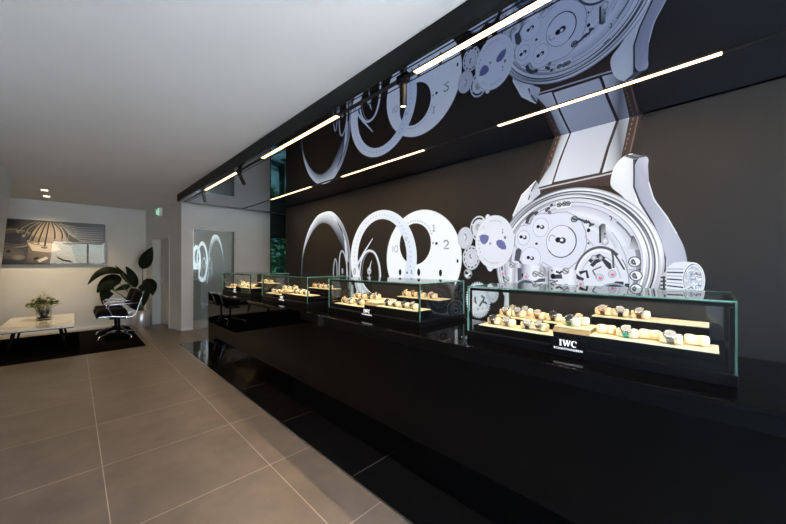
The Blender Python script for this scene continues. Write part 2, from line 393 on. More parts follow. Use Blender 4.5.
def make_cushion():
    b = MB(); rows = []
    n = 24
    for yy, s in ((-.041, .0), (-.0405, .5), (-.037, .86), (-.030, .98), (-.020, 1.0), (-.0125, .97), (-.011, .90), (0, .89), (.011, .90), (.0125, .97), (.020, 1.0), (.030, .98), (.037, .86), (.0405, .5), (.041, .0)):
        row = []
        for k in range(n+1):
            a = 2*PI*k/n; ca, sa = math.cos(a), math.sin(a)
            e = .62
            row.append((.027*s*abs(ca)**e*(1 if ca > 0 else -1), yy, .0225 + .022*s*abs(sa)**e*(1 if sa > 0 else -1)))
        rows.append(row)
    b.grid(rows); bmesh.ops.remove_doubles(b.bm, verts=b.bm.verts[:], dist=1e-5)
    return b.build('watch_cushion', M_cream)
def band(r0, r1, w, a0, a1, n=26):
    b = MB(); rows = []
    for k in range(n+1):
        a = a0 + (a1-a0)*k/n; ca, sa = math.cos(a), math.sin(a)
        rows.append([(r0*1.16*ca, -w, r0*sa), (r1*1.16*ca, -w, r1*sa), (r1*1.16*ca, w, r1*sa), (r0*1.16*ca, w, r0*sa), (r0*1.16*ca, -w, r0*sa)])
    return b.grid(rows, False)
def make_watch(casem, dialm, strapm):
    r = empty('wristwatch')
    b = band(.0222, .0250, .0112, math.radians(155), math.radians(155-400+60)); b.build('strap', strapm, r)
    tilt = math.radians(-40)          # head faces forward (-X) and up
    Mx = Matrix.Translation((-.0195, 0, .0215)) @ Matrix.Rotation(tilt, 4, 'Y') @ Matrix.Scale(1.14, 4)
    b = MB(); b.lathe([(.017, -.005), (.0205, -.003), (.021, .001), (.0195, .004), (.0175, .0046), (.0172, .003)], 24)
    for sx in (-1, 1):
        for sy in (-1, 1): b.box(sx*.013, sy*.0100-.0016, -.006, sx*.0225, sy*.0100+.0016, -.0005)
    b.xf(Mx).build('watch_case', casem, r)
    b = MB(); b.lathe([(.0001, .0034), (.0170, .0032)], 24, cap=False)
    b.xf(Mx).build('dial', dialm, r)
    b = MB(); b.box(-.0006, -.001, .0036, .0008, .012, .0041); b.box(-.008, -.0008, .0036, .001, .0008, .0041)
    b.xf(Mx).build('hands', M_hand, r)
    b = MB(); b.tube([(0, .0205, 0), (0, .0245, 0)], .0028, 10); b.xf(Mx).build('crown', casem, r)
    return r
M_hand = mat('watch_hand', (.05, .05, .055), .3, .8)
M_gold = mat('rose_gold', (.72, .43, .28), .25, 1.0)
M_dw = mat('dial_silver', rgb(158, 156, 152), .35); M_dk = mat('dial_dark', rgb(28, 30, 38), .3); M_db = mat('dial_brown', rgb(96, 70, 50), .3)
M_sbr = mat('strap_brown', rgb(92, 56, 36), .5); noise_mix(M_sbr, rgb(80, 48, 30), rgb(104, 64, 42), 300)
M_sbk = mat('strap_black', rgb(26, 25, 26), .5); noise_mix(M_sbk, rgb(22, 21, 22), rgb(34, 32, 33), 300)
M_steal = mat('strap_teal', rgb(40, 176, 158), .5); noise_mix(M_steal, rgb(34, 168, 150), rgb(50, 184, 166), 300)
M_sgreen = mat('strap_green', rgb(66, 100, 62), .5); noise_mix(M_sgreen, rgb(58, 92, 55), rgb(74, 108, 70), 300)
M_sred = mat('strap_red_brown', rgb(150, 66, 50), .5); noise_mix(M_sred, rgb(140, 60, 44), rgb(160, 74, 58), 300)
M_wsteel = mat('watch_steel', (.34, .34, .36), .22, 1.0); noise_mix(M_wsteel, (.31, .31, .33), (.38, .38, .40), 200)
KIND = {'brown': (M_wsteel, M_dw, M_sbr), 'black': (M_wsteel, M_dk, M_sbk), 'steel': (M_wsteel, M_dw, M_wsteel), 'gold': (M_gold, M_dw, M_sbr),
        'teal': (M_wsteel, M_dw, M_steal), 'green': (M_wsteel, M_dk, M_sgreen), 'red': (M_wsteel, M_dw, M_sred), 'blackwhite': (M_wsteel, M_dw, M_sbk), 'darkbrown': (M_gold, M_db, M_sbr)}
KTXT = {'brown': 'silver-dialled brown-strap watch', 'black': 'dark-dialled black-strap watch', 'steel': 'all-steel watch', 'gold': 'gold brown-strap watch',
        'teal': 'silver watch with bright teal strap', 'green': 'dark-dialled green-strap watch', 'red': 'silver watch with red-brown strap', 'blackwhite': 'silver-dialled black-strap watch', 'darkbrown': 'brown-dialled gold watch'}
cush0 = None; wproto = {}
def put(ci, x, y, z, kind, where, rz=0.0, watch=True):
    """a cushion (and the watch round it) at case coordinates x (depth), y (along), z (over the counter)"""
    global cush0
    if cush0 is None: c = cush0 = make_cushion()
    else: c = cush0.copy(); C.objects.link(c)
    loc = (X0+x, case_y[ci]+y, z); c.location = loc; c.rotation_euler = (0, 0, rz)
    tag(c, f'{"cream cushion under the watch" if watch else "empty cream watch cushion"} {where} of {cname[ci]}', 'cushion', 'watch cushions in the display cases')
    if not watch: return
    if kind not in wproto: w = wproto[kind] = make_watch(*KIND[kind])
    else: w = copy_tree(wproto[kind])
    w.location = (loc[0], loc[1], loc[2]+.0225); w.rotation_euler = (0, 0, rz)
    tag(w, f'{KTXT[kind]} {where} of {cname[ci]}', 'watch', 'watches in the display cases')
ZF, ZB, ZR, ZK, ZG = PZ+.0082, PZ+.0462, PZ+.0902, PZ+.0562, PZ+.0362
LAY = [
 dict(fl=[('black', .103, 1.035), ('steel', .103, .945), ('blackwhite', .103, .825), ('steel', .103, .755)],
      bl=[('brown', .255, 1.03), ('steel', .255, .945), ('gold', .255, .82), ('black', .255, .735)], bb=[('steel', .365, 1.03), ('red', .365, .945)],
      bk=[('green', .105, .60), ('gold', .175, .575)], br=[('gold', .405, .515), ('blackwhite', .405, .435), ('brown', .405, .345)],
      fr=[('teal', .095, .355), ('steel', .085, .20)], ef=[('', .12, .445), ('', .125, .275), ('', .125, .118)]),
 dict(fl=[('gold', .105, 1.03), ('steel', .105, .94), ('black', .105, .80)],
      bl=[('gold', .255, 1.02), ('brown', .255, .93), ('black', .255, .83), ('steel', .255, .74)], bb=[('steel', .365, .98), ('gold', .365, .86)],
      bk=[], br=[('gold', .405, .50), ('darkbrown', .405, .41), ('steel', .405, .32), ('gold', .405, .20)],
      fr=[('black', .095, .42), ('brown', .10, .335), ('black', .095, .23), ('steel', .10, .14)], ef=[('', .10, .06+.04)][:0]),
 dict(fl=[('brown', .105, 1.02), ('steel', .105, .92), ('gold', .105, .82)],
      bl=[('gold', .255, 1.0), ('steel', .255, .88), ('brown', .255, .76)], bb=[('gold', .365, .94)],
      bk=[], br=[('gold', .405, .50), ('brown', .405, .40), ('gold', .405, .29), ('steel', .405, .17)],
      fr=[('black', .10, .41), ('gold', .10, .31), ('brown', .10, .20)], ef=[]),
 dict(fl=[('gold', .105, 1.0), ('brown', .105, .88)], bl=[('steel', .255, 1.0), ('gold', .255, .88), ('brown', .255, .76)], bb=[],
      bk=[], br=[('brown', .405, .48), ('gold', .405, .36), ('gold', .405, .22)], fr=[('steel', .10, .40), ('gold', .10, .28), ('brown', .10, .17)], ef=[])]
for ci, L in enumerate(LAY):
    for key, z, nm in (('fl', ZF, 'in front left row'), ('bl', ZB, 'in middle left row'), ('bb', ZB, 'in rear left row'), ('bk', ZK, 'on bronze block'), ('br', ZR, 'in raised rear right row'), ('fr', ZG, 'in front right row')):
        for k, (kind, x, y) in enumerate(L[key]):
            put(ci, x, y, z, kind, f'{ordn[k]} {nm}', random.uniform(-.22, .22))
    for k, (_, x, y) in enumerate(L['ef']): put(ci, x, y, ZG, None, f'{ordn[k]} along the front right tray', 0, False)

# ------------------------------------------------------------------ backlit mural
WY0, WY1, WZ_0, WZ_1 = -1.75, 6.15, .10, SZ
M_print = printed('backlit_print', .96, .05, .5, .1)
M_back = printed('backdrop_print', .0, 1.0, .6, .08)
mural = empty('backlit_mural', (3.06, 2.0, 0))
tag(mural, 'wall-high backlit mural of watch parts behind the black counter', 'mural')
class Art:
    def __init__(self, x, place=None):
        self.bm = bmesh.new(); self.x = x; self.col = self.bm.loops.layers.float_color.new('Col'); self.k = 0
        self.place = place or (lambda a, b, k: (self.x - .00012*k, a, b))
    def lay(self, n=1): self.k += n
    def quadcols(self, pts, cols):
        vs = [self.bm.verts.new(self.place(a, b, self.k)) for a, b in pts]
        try: f = self.bm.faces.new(vs)
        except ValueError: return
        for l, c in zip(f.loops, cols): l[self.col] = c
    def poly(self, pts, col, cols=None):
        self.quadcols(pts, cols or [col]*len(pts)); self.lay()
    def smooth(self, pts, cols, n=5):
        """a rounded outline through the points, colours blended along it"""
        P, K, L = [], [], len(pts)
        for i in range(L):
            a, b_, c, d = pts[i-1], pts[i], pts[(i+1) % L], pts[(i+2) % L]
            for j in range(n):
                t = j/n
                P.append(tuple(.5*((2*b_[k])+(-a[k]+c[k])*t+(2*a[k]-5*b_[k]+4*c[k]-d[k])*t*t+(-a[k]+3*b_[k]-3*c[k]+d[k])*t**3) for k in (0, 1)))
                K.append(tuple(x+(y-x)*t for x, y in zip(cols[i], cols[(i+1) % L])))
        self.quadcols(P, K); self.lay()
    def strip(self, A, B, ca, cb):
        """ribbon between two polylines; ca, cb colour or list"""
        n = len(A)
        ca = ca if isinstance(ca, list) else [ca]*n; cb = cb if isinstance(cb, list) else [cb]*n
        for i in range(n-1): self.quadcols([A[i], A[i+1], B[i+1], B[i]], [ca[i], ca[i+1], cb[i+1], cb[i]])
        self.lay()
    def line(self, pts, w, col):
        A, B = [], []
        for i, p in enumerate(pts):
            a = pts[max(0, i-1)]; b = pts[min(len(pts)-1, i+1)]
            dx, dy = b[0]-a[0], b[1]-a[1]; L = math.hypot(dx, dy) or 1
            ww = w[i] if isinstance(w, (list, tuple)) else w
            A.append((p[0]-dy/L*ww/2, p[1]+dx/L*ww/2)); B.append((p[0]+dy/L*ww/2, p[1]-dx/L*ww/2))
        self.strip(A, B, col, col)
    def ring(self, e, f0, f1, c0, c1=None, a0=0, a1=360, n=64, fn=None):
        """elliptic ring; e=(cy,cz,ry,rz); f0,f1 fractions of the radii; fn(angle)->(col0,col1) optional"""
        cy, cz, ry, rz = e; A, B, ca, cb = [], [], [], []
        for i in range(n+1):
            t = math.radians(a0+(a1-a0)*i/n)
            A.append((cy-ry*f0*math.cos(t), cz+rz*f0*math.sin(t))); B.append((cy-ry*f1*math.cos(t), cz+rz*f1*math.sin(t)))
            if fn: p, q = fn(math.degrees(t)); ca.append(p); cb.append(q)
            else: ca.append(c0); cb.append(c1 or c0)
        self.strip(A, B, ca, cb)
    def disc(self, e, col, col2=None, n=48): self.ring(e, .0001, 1, col, col2 or col, n=n)
    def dashes(self, e, f0, f1, col, n, duty=.5, a0=0, a1=360):
        for i in range(n):
            s = a0+(a1-a0)*i/n; self.ring(e, f0, f1, col, None, s, s+(a1-a0)/n*duty, 3); self.k -= 1
        self.lay()
    def screw(self, c, r, dark=False):
        e = (c[0], c[1], r, r)
        self.disc(e, G(150) if not dark else G(30), n=14); self.disc((c[0], c[1], r*.75, r*.75), G(240) if not dark else G(70), G(170), n=14)
        self.line([(c[0]-r*.6, c[1]-r*.4), (c[0]+r*.6, c[1]+r*.4)], r*.3, G(50))
    def build(self, name, m, parent):
        me = bpy.data.meshes.new(name); bmesh.ops.triangulate(self.bm, faces=[f for f in self.bm.faces if len(f.verts) > 4]); self.bm.to_mesh(me); self.bm.free(); me.materials.append(m)
        o = bpy.data.objects.new(name, me); C.objects.link(o)
        if parent: o.parent = parent; o.matrix_parent_inverse = Matrix.Translation(-Vector(parent.location))
        return o
def G(v, b=8, r=0):
    b *= .72
    v = min(255, v*1.03+2)
    return rgb(min(255, max(0, v-6+r)), min(255, max(0, v)), min(255, max(0, v+b+3)))
W1 = G(236); W2 = G(222); DK = rgb(34, 33, 34)
def mixc(a, b, t): return tuple(x+(y-x)*t for x, y in zip(a, b))

# the panel itself
b = MB(); b.box(3.0605, WY0, WZ_0, 3.084, WY1, WZ_1-.002); pan = b.build('mural_panel', M_fascia, mural); pan.matrix_parent_inverse = Matrix.Translation(-Vector(mural.location))
A = Art(3.06); A.poly([(WY0, WZ_0), (WY1, WZ_0), (WY1, WZ_1-.002), (WY0, WZ_1-.002)], rgb(41, 40, 39)); A.build('backdrop_print', M_back, mural)

# glass ring
A = Art(3.059)
out = [(5.544,0.694),(5.536,1.133),(5.498,1.494),(5.406,1.755),(5.244,2.014),(5.004,2.210),(4.809,2.268),(4.594,2.273),(4.447,2.228),(4.278,2.103),(4.142,1.938),(4.051,1.758),(3.999,1.536),(3.974,1.287),(3.961,0.820)]
inn = [(5.498,0.698),(5.491,1.134),(5.454,1.493),(5.333,1.752),(5.105,1.977),(4.905,2.077),(4.746,2.089),(4.594,2.049),(4.476,1.964),(4.347,1.823),(4.209,1.654),(4.116,1.507),(4.051,1.411),(4.012,1.239),(3.992,0.818)]
co = [G(56),G(70),G(90),G(200),G(236),G(244),G(246),G(246),G(240),G(190),G(150),G(150),G(160),G(150),G(110)]
ci_ = [G(40),G(44),G(60),G(170),G(120),G(104),G(110),G(118),G(92),G(64),G(50),G(48),G(60),G(70),G(60)]
def curve(P, K, n=5):
    Q, R = [], []
    for i in range(len(P)-1):
        a, b_, c, d = P[max(0, i-1)], P[i], P[i+1], P[min(len(P)-1, i+2)]
        for j in range(n):
            t = j/n; Q.append(tuple(.5*((2*b_[k])+(-a[k]+c[k])*t+(2*a[k]-5*b_[k]+4*c[k]-d[k])*t*t+(-a[k]+3*b_[k]-3*c[k]+d[k])*t**3) for k in (0, 1))); R.append(mixc(K[i], K[i+1], t))
    return Q+[P[-1]], R+[K[-1]]
o1, k1 = curve(out, co); o2, k2 = curve(inn, ci_)
A.strip(o1, o2, k1, k2)
A.line(curve([(4.447,2.144),(4.305,2.016),(4.182,1.845),(4.103,1.665),(4.064,1.412)], [G(0)]*5)[0], .014, G(236))
A.line([(4.361,2.086),(4.250,1.946),(4.169,1.796)], [.01,.03,.01], G(70))
A.build('glass_ring_print', M_print, mural)
# small glass domes
A = Art(3.0565)
for pts, c in (([(4.461,1.030),(4.458,1.280),(4.432,1.413),(4.404,1.463),(4.372,1.413),(4.356,1.281),(4.350,1.036)], G(150)),
               ([(4.305,0.956),(4.297,1.315),(4.278,1.510),(4.223,1.590),(4.156,1.540),(4.103,1.412),(4.077,1.254),(4.064,0.970)], G(170)),
               ([(4.142,1.763),(4.116,1.571),(4.090,1.364),(4.079,1.048)], G(215)), ([(4.012,1.474),(4.007,1.286),(4.012,0.973)], G(170))):
    A.line(curve(pts, [c]*len(pts))[0], .030, c)
    A.build('glass_dome_print', M_print, mural); A = Art(3.0565)
A.disc((4.207,1.267,0.0270,0.0483), G(150), n=16)
A.build('dome_pivot_print', M_print, mural)

# white dial
A = Art(3.0575)
dl_ = (2.577, 1.45, .604, .604); hole = (2.67, 1.633, .262, .262)
# ring of dial with an off-centre hole: strip between hole edge and outline
Po, Ph, n = [], [], 96
for i in range(n+1):
    t = 2*PI*i/n; Po.append((dl_[0]+dl_[2]*math.cos(t), dl_[1]+dl_[3]*math.sin(t))); Ph.append((hole[0]+hole[2]*math.cos(t), hole[1]+hole[3]*math.sin(t)))
A.strip(Po, Ph, G(243, 4), G(240, 5))
A.ring(dl_, .985, 1.0, G(215, 12), G(225, 12), n=96)
A.dashes(hole, 1.10, 1.16, G(190), 16, .6, 20, 150)
def glyph(A, segs, w, col):
    for s in segs: A.line(s, w, col); A.k -= 1
    A.lay()
glyph(A, [[(2.385,1.838),(2.364,1.854),(2.364,1.776)], [(2.382,1.778),(2.346,1.775)]], .018, G(170))
glyph(A, [[(2.217,1.631),(2.203,1.653),(2.172,1.651),(2.153,1.629),(2.161,1.607),(2.217,1.561),(2.147,1.559)]], .018, G(140))
glyph(A, [[(3.060,1.624),(3.060,1.543)], [(3.014,1.622),(3.029,1.582),(3.014,1.541),(2.981,1.540),(2.966,1.580),(2.981,1.621),(3.014,1.622)]], .018, G(190))
for e in ((2.266,1.275,0.0232,0.0401), (2.924,1.271,0.0247,0.0424), (2.029,1.414,0.0119,0.0225), (2.601,1.277,0.0262,0.0470)): A.disc(e, DK, n=20)
for p in ((2.266,1.174), (2.923,1.175), (2.599,1.167)):
    A.poly([(p[0]-.016, p[1]+.014), (p[0]+.016, p[1]+.014), (p[0], p[1]-.018)], DK)
A.disc((2.326,1.624,0.0163,0.0179), DK, n=12); A.disc((2.376,1.633,0.0091,0.0120), G(60), n=12); A.disc((2.308,1.625,0.0066,0.0095), G(60), n=10)
A.build('dial_print', M_print, mural)

# white bezel ring
A = Art(3.0545)
er = (3.309, 1.455, .678, .682)
def rc(a):
    k = .5-.5*math.cos(math.radians(a)); # right side is bluer
    return mixc(rgb(244, 246, 250), rgb(230, 240, 252), k), mixc(rgb(240, 244, 250), rgb(218, 230, 248), k)
Ao, Ai, ca, cb = [], [], [], []
for i in range(97):
    t = 2*PI*i/96
    Ao.append((er[0]-er[2]*math.cos(t), er[1]+er[3]*math.sin(t))); Ai.append((er[0]-.505*math.cos(t), er[1]+.012+.545*math.sin(t)))
    p, q = rc(180-math.degrees(t)); ca.append(p); cb.append(q)
A.strip(Ao, Ai, ca, cb)
for i in range(34):
    t = math.radians(-10+i*6.0); r1, r2 = .60, .625
    A.disc((er[0]-r1*.965*math.cos(t), er[1]+r2*.985*math.sin(t), .007, .009), G(96 if i % 5 == 0 else 150), n=8); A.k -= 1
A.lay(1)
for e in ((2.890,1.680,0.0154,0.0165), (2.907,1.631,0.0146,0.0132), (2.796,1.267,0.0140,0.0162)): A.disc(e, G(60), n=12)
glyph(A, [[(2.734,1.297),(2.706,1.291),(2.730,1.270),(2.703,1.252)], [(2.730,1.201),(2.703,1.184),(2.727,1.162)]], .016, G(130))
glyph(A, [[(2.830,1.726),(2.803,1.714),(2.824,1.698),(2.799,1.681)]], .016, G(170))
# hand and small dome
A.line([(3.874,1.303),(3.671,1.544),(3.469,1.749)], [.045, .03, .012], G(225))
A.disc((3.890,1.265,0.0383,0.0539), G(215), G(160), n=20)
dome = [(3.765,0.836),(3.770,1.108),(3.760,1.289),(3.718,1.440),(3.630,1.546),(3.535,1.576),(3.425,1.535),(3.349,1.423),(3.311,1.281),(3.303,1.112),(3.307,0.873)]
dome = curve(dome, [G(0)]*len(dome))[0]; A.line(dome, .030, G(222)); A.line([(p[0]+(3.45-p[0])*.16, p[1]-.02) for p in dome], .012, G(150))
A.ring((3.546,1.278,0.0469,0.0585), .3, 1, G(200), G(150), n=20); A.line([(3.546,1.278),(3.513,1.380),(3.491,1.431)], [.03, .018, .006], G(210)); A.line([(3.544,1.219),(3.544,1.102)], .02, G(170))
for pts, w, c in (([(3.862,1.089),(3.813,0.984),(3.718,0.885),(3.625,0.788)], .06, G(190)), ([(3.730,1.094),(3.671,1.007),(3.557,0.941),(3.447,0.890)], .05, G(200)), ([(3.961,1.054),(3.936,0.884),(3.862,0.736)], .07, G(170)), ([(4.169,1.060),(4.129,0.839)], .05, G(120))):
    A.line(pts, w, c)
A.build('bezel_ring_print', M_print, mural)

# watch -----------------------------------------------------------------------------
A = Art(3.0585)
wc = (.904, 1.385)
def ws(r): return (wc[0], wc[1], r, r)
BR = rgb(72, 60, 55); BR2 = rgb(104, 90, 86)
# strap
A.poly([(0.453,2.236),(0.441,2.248),(0.391,2.473),(0.355,2.559),(0.391,2.572),(0.428,2.461)], rgb(56, 48, 44))
A.poly([(1.177,2.074),(1.113,2.193),(1.060,2.347),(1.001,2.522),(0.951,2.676),(0.800,2.696),(0.391,2.633),(0.401,2.506),(0.451,2.243),(0.504,2.169),(0.571,2.071)], BR)
A.line([(0.402,2.507),(0.452,2.251)], .010, rgb(116, 98, 90)); A.line([(1.045,2.243),(0.947,2.533),(0.910,2.663)], .014, rgb(120, 104, 100))
A.poly([(1.167,2.091),(1.035,2.264),(0.878,2.513),(0.910,2.505),(1.043,2.279)], G(150), [G(150),G(170),G(120),G(100),G(110)])
A.poly([(1.167,2.087),(1.026,2.099),(0.959,2.305),(0.879,2.514),(0.854,2.645),(0.902,2.652),(0.944,2.523),(0.989,2.402),(1.035,2.268),(1.078,2.214)], G(214,10), [G(205,12),G(225,10),G(222),G(210),G(200),G(150),G(160),G(170),G(190),G(205)])
A.poly([(1.017,2.117),(0.660,2.130),(0.598,2.336),(0.537,2.522),(0.504,2.611),(0.823,2.652),(0.866,2.517)], G(214,14), [G(222,12),G(205,12),G(212,14),G(196,14),G(180,14),G(190,14),G(216,14)])
A.line([(1.022,2.103),(0.959,2.305),(0.875,2.517),(0.839,2.649)], .014, rgb(70, 60, 64))
A.poly([(0.639,2.125),(0.564,2.134),(0.511,2.218),(0.485,2.353),(0.459,2.510),(0.453,2.609),(0.501,2.610),(0.531,2.520),(0.591,2.326)], G(170,12), [G(225),G(190),G(120),G(150),G(190),G(170),G(140),G(120),G(190)])
A.line([(0.650,2.119),(0.598,2.319),(0.534,2.518),(0.504,2.611)], .020, rgb(64, 52, 54))
for i in range(7):
    a, c = (0.432,2.509), (0.489,2.260); t0, t1 = i/7, (i+.55)/7
    A.line([mixc(a, c, t0), mixc(a, c, t1)], .006, rgb(140, 122, 112)); A.k -= 1
for i in range(6):
    a, c = (0.970,2.531), (1.078,2.227); t0, t1 = i/6, (i+.55)/6
    A.line([mixc(a, c, t0), mixc(a, c, t1)], .006, rgb(132, 116, 108)); A.k -= 1
A.lay(2)
# strap front edge
A.poly([(1.167,2.091),(1.017,2.106),(0.653,2.123),(0.557,2.129),(0.564,2.078),(0.675,2.070),(1.017,2.062),(1.167,2.054)], rgb(74, 62, 62))
A.line([(1.158,2.071),(1.017,2.084),(0.653,2.103),(0.564,2.110)], .012, G(190))
A.poly([(1.131,2.067),(0.959,2.065),(0.725,2.067),(0.571,2.071),(0.564,2.006),(0.725,2.034),(0.959,2.047),(1.122,2.000)], rgb(70, 58, 56))
# left lug
A.poly([(1.404,1.795),(1.379,1.871),(1.299,2.036),(1.223,2.120),(1.158,2.155),(1.186,2.057),(1.131,2.039),(1.223,1.949),(1.319,1.865)], G(214), [G(190),G(210),G(230),G(220),G(170),G(190),G(215),G(220),G(205)])
A.line([(1.158,2.160),(1.204,2.079),(1.237,1.989)], .014, G(90)); A.line([(1.167,2.157),(1.299,2.046),(1.389,1.853)], .010, G(240))
A.poly([(1.223,2.063),(1.131,2.067),(1.127,2.029),(1.214,1.967)], G(200, 14))
# right lug
A.smooth([(0.577,2.008),(0.567,2.119),(0.537,2.184),(0.485,2.228),(0.428,2.226),(0.428,2.106),(0.431,1.983),(0.391,1.854),(0.320,1.702),(0.273,1.557),(0.256,1.468),(0.331,1.590),(0.416,1.780),(0.504,1.917)], [G(220),G(244, 4),G(244, 4),G(240),G(215),G(244, 4),G(242, 4),G(236, 6),G(225),G(210),G(190),G(215),G(225),G(225)])
A.smooth([(0.428,2.098),(0.416,2.157),(0.391,2.194),(0.355,2.192),(0.340,2.163),(0.345,2.104),(0.347,2.066),(0.343,2.005),(0.331,1.936),(0.311,1.865),(0.268,1.785),(0.229,1.715),(0.177,1.595),(0.142,1.497),(0.125,1.394),(0.122,1.303),(0.234,1.300),(0.234,1.395),(0.273,1.561),(0.320,1.702),(0.391,1.854),(0.428,1.975)],
       [G(170, 22),G(176, 22),G(186, 22),G(200, 20),G(210, 18),G(186, 22),G(176, 22),G(172, 22),G(168, 22),G(172, 22),G(178, 22),G(190, 22),G(190, 22),G(184, 22),G(178, 22),G(170, 22),G(196, 20),G(198, 20),G(188, 22),G(174, 22),G(162, 22),G(160, 22)])
A.line([(0.428,2.199),(0.427,2.090),(0.428,1.975),(0.391,1.850),(0.320,1.698),(0.273,1.557),(0.251,1.446)], .012, G(70))
A.line([(0.340,1.997),(0.309,1.861),(0.234,1.723),(0.180,1.595)], .008, G(225))
A.poly([(0.491,2.225),(0.428,2.229),(0.373,2.201),(0.419,2.181)], G(120, 4)); A.line([(0.479,2.234),(0.416,2.196),(0.355,2.197)], .012, G(80))
# rim: nested rings, grey values drift round the circle like polished steel
def rim(f0, f1, base, amp, ph, n=120):
    def fn(a):
        v = base + amp*math.sin(math.radians(2*a+ph)) + amp*.5*math.sin(math.radians(5*a+ph*2))
        return G(v, 10), G(v+amp*.4*math.cos(math.radians(3*a)), 12)
    A.ring(ws(1.0), f0, f1, None, n=n, fn=fn)
A.disc(ws(.655), G(214, 12), n=120)
rim(.647, .657, 150, 60, 20); rim(.630, .647, 216, 30, 0); rim(.620, .630, 120, 50, 80); rim(.607, .620, 206, 40, 30); rim(.597, .607, 64, 34, 0)
rim(.585, .598, 170, 54, 200); rim(.574, .585, 232, 14, 40); rim(.565, .574, 112, 44, 140); rim(.548, .565, 196, 36, 10); rim(.535, .548, 228, 14, 70); rim(.528, .535, 150, 30, 60)
A.ring(ws(1), .500, .529, G(150, 14), G(206, 14), -40, 45, 40)
A.disc(ws(.529), G(226, 16), G(214, 18), n=110)
A.ring(ws(1), .498, .527, G(120, 14), G(160, 14), 150, 196, 30); A.ring(ws(1), .492, .522, G(150, 16), G(120, 12), -30, 24, 30)
# striped outer plate at the upper right
for k, (f0, f1, v0, v1) in enumerate(((.455, .50, 216, 196), (.42, .455, 232, 220), (.375, .415, 196, 226), (.345, .375, 232, 214))):
    A.ring(ws(1), f0, f1, G(v0, 16), G(v1, 16), 18, 104, 40); A.k -= 1
A.lay(); A.ring(ws(1), .498, .502, G(140, 14), None, 12, 118, 50)
# long plate with the train wheels
plate = [(1.368,1.576),(1.358,1.683),(1.309,1.748),(1.232,1.751),(1.204,1.824),(1.122,1.848),(1.035,1.833),(0.975,1.840),(0.902,1.836),(0.831,1.793),(0.785,1.738),(0.755,1.650),(0.747,1.549),(0.770,1.465),(0.823,1.397),(0.878,1.345),(0.959,1.327),(1.035,1.353),(1.104,1.398),(1.131,1.343),(1.204,1.319),(1.280,1.342),(1.319,1.419),(1.329,1.497)]
A.poly(plate, G(220, 20)); A.line(plate+plate[:1], .008, G(165, 18))
A.line([(1.242,1.761),(1.228,1.807),(1.195,1.846),(1.145,1.864)], [.05, .06, .05, .02], G(70)); A.line([(1.228,1.764),(1.214,1.806),(1.177,1.840)], .02, G(180))
A.line([(1.348,1.409),(1.329,1.506),(1.314,1.525)], [.05, .06, .04], G(84)); A.line([(1.324,1.409),(1.280,1.351),(1.223,1.328)], .016, G(60))
for e, w, c in (((0.948,1.579,0.1252,0.1442), .970, 70), ((1.122,1.718,0.0707,0.0880), .965, 120), ((1.281,1.632,0.0578,0.0716), .955, 105), ((1.213,1.437,0.0910,0.1041), .970, 130)):
    A.disc(e, G(224, 20)); A.ring(e, w, 1.0, G(c, 18), n=60); A.ring(e, w-.05, w-.02, G(236, 14), n=60)
A.ring((0.948,1.579,0.1252,0.1442), .93, 1.0, G(60), None, -60, 60, 30); A.ring((0.948,1.579,0.1252,0.1442), .94, 1.0, G(40), None, -150, -40, 30)
A.ring((1.022,1.606,0.0298,0.0361), .8, 1, G(130), None, 30, 220, 20)
for p, r in (((0.954,1.591), .030), ((1.126,1.723), .020), ((1.286,1.637), .020), ((1.217,1.437), .020)):
    A.disc((p[0]+.018, p[1]+.004, r*.8, r*.8), G(30), n=16); A.disc((p[0]-.018, p[1]-.004, r*.95, r*.95), G(60), n=16); A.disc((p[0]-.012, p[1]+.002, r*.45, r*.45), G(235), n=12)
A.disc((1.159,1.569,0.0123,0.0117), G(30), n=14)
# engraved plates and screws, top
for p in ((1.026,1.911), (1.052,1.885), (1.069,1.869)): A.disc((p[0], p[1], .014, .014), G(70), n=10)
A.poly([(0.988,1.931),(0.870,1.937),(0.865,1.875),(0.984,1.872)], G(236, 12)); 
for p in ((0.962,1.905), (0.919,1.909), (0.890,1.908)): A.screw(p, .022, True)
A.screw((1.043,1.847), .016, True); A.screw((0.840,1.766), .028, True)
glyph(A, [[(0.823,1.771),(0.777,1.750),(0.755,1.726)], [(0.755,1.752),(0.744,1.721)], [(0.740,1.742),(0.718,1.715),(0.725,1.690)], [(0.714,1.702),(0.693,1.712)]], .018, G(70))
A.disc((0.733,1.662,0.0132,0.0168), G(36), n=16); A.disc((0.733,1.554,0.0074,0.0092), G(50), n=12)
A.line([(0.696,1.530),(0.762,1.617)], .006, G(170)); A.line([(0.934,1.318),(0.870,1.345)], .006, G(170))
A.line([(0.627,1.872),(0.584,1.848)], .010, G(90)); A.ring((0.579,1.747,0.0122,0.0201), .5, 1, G(60), None, -90, 130, 14)
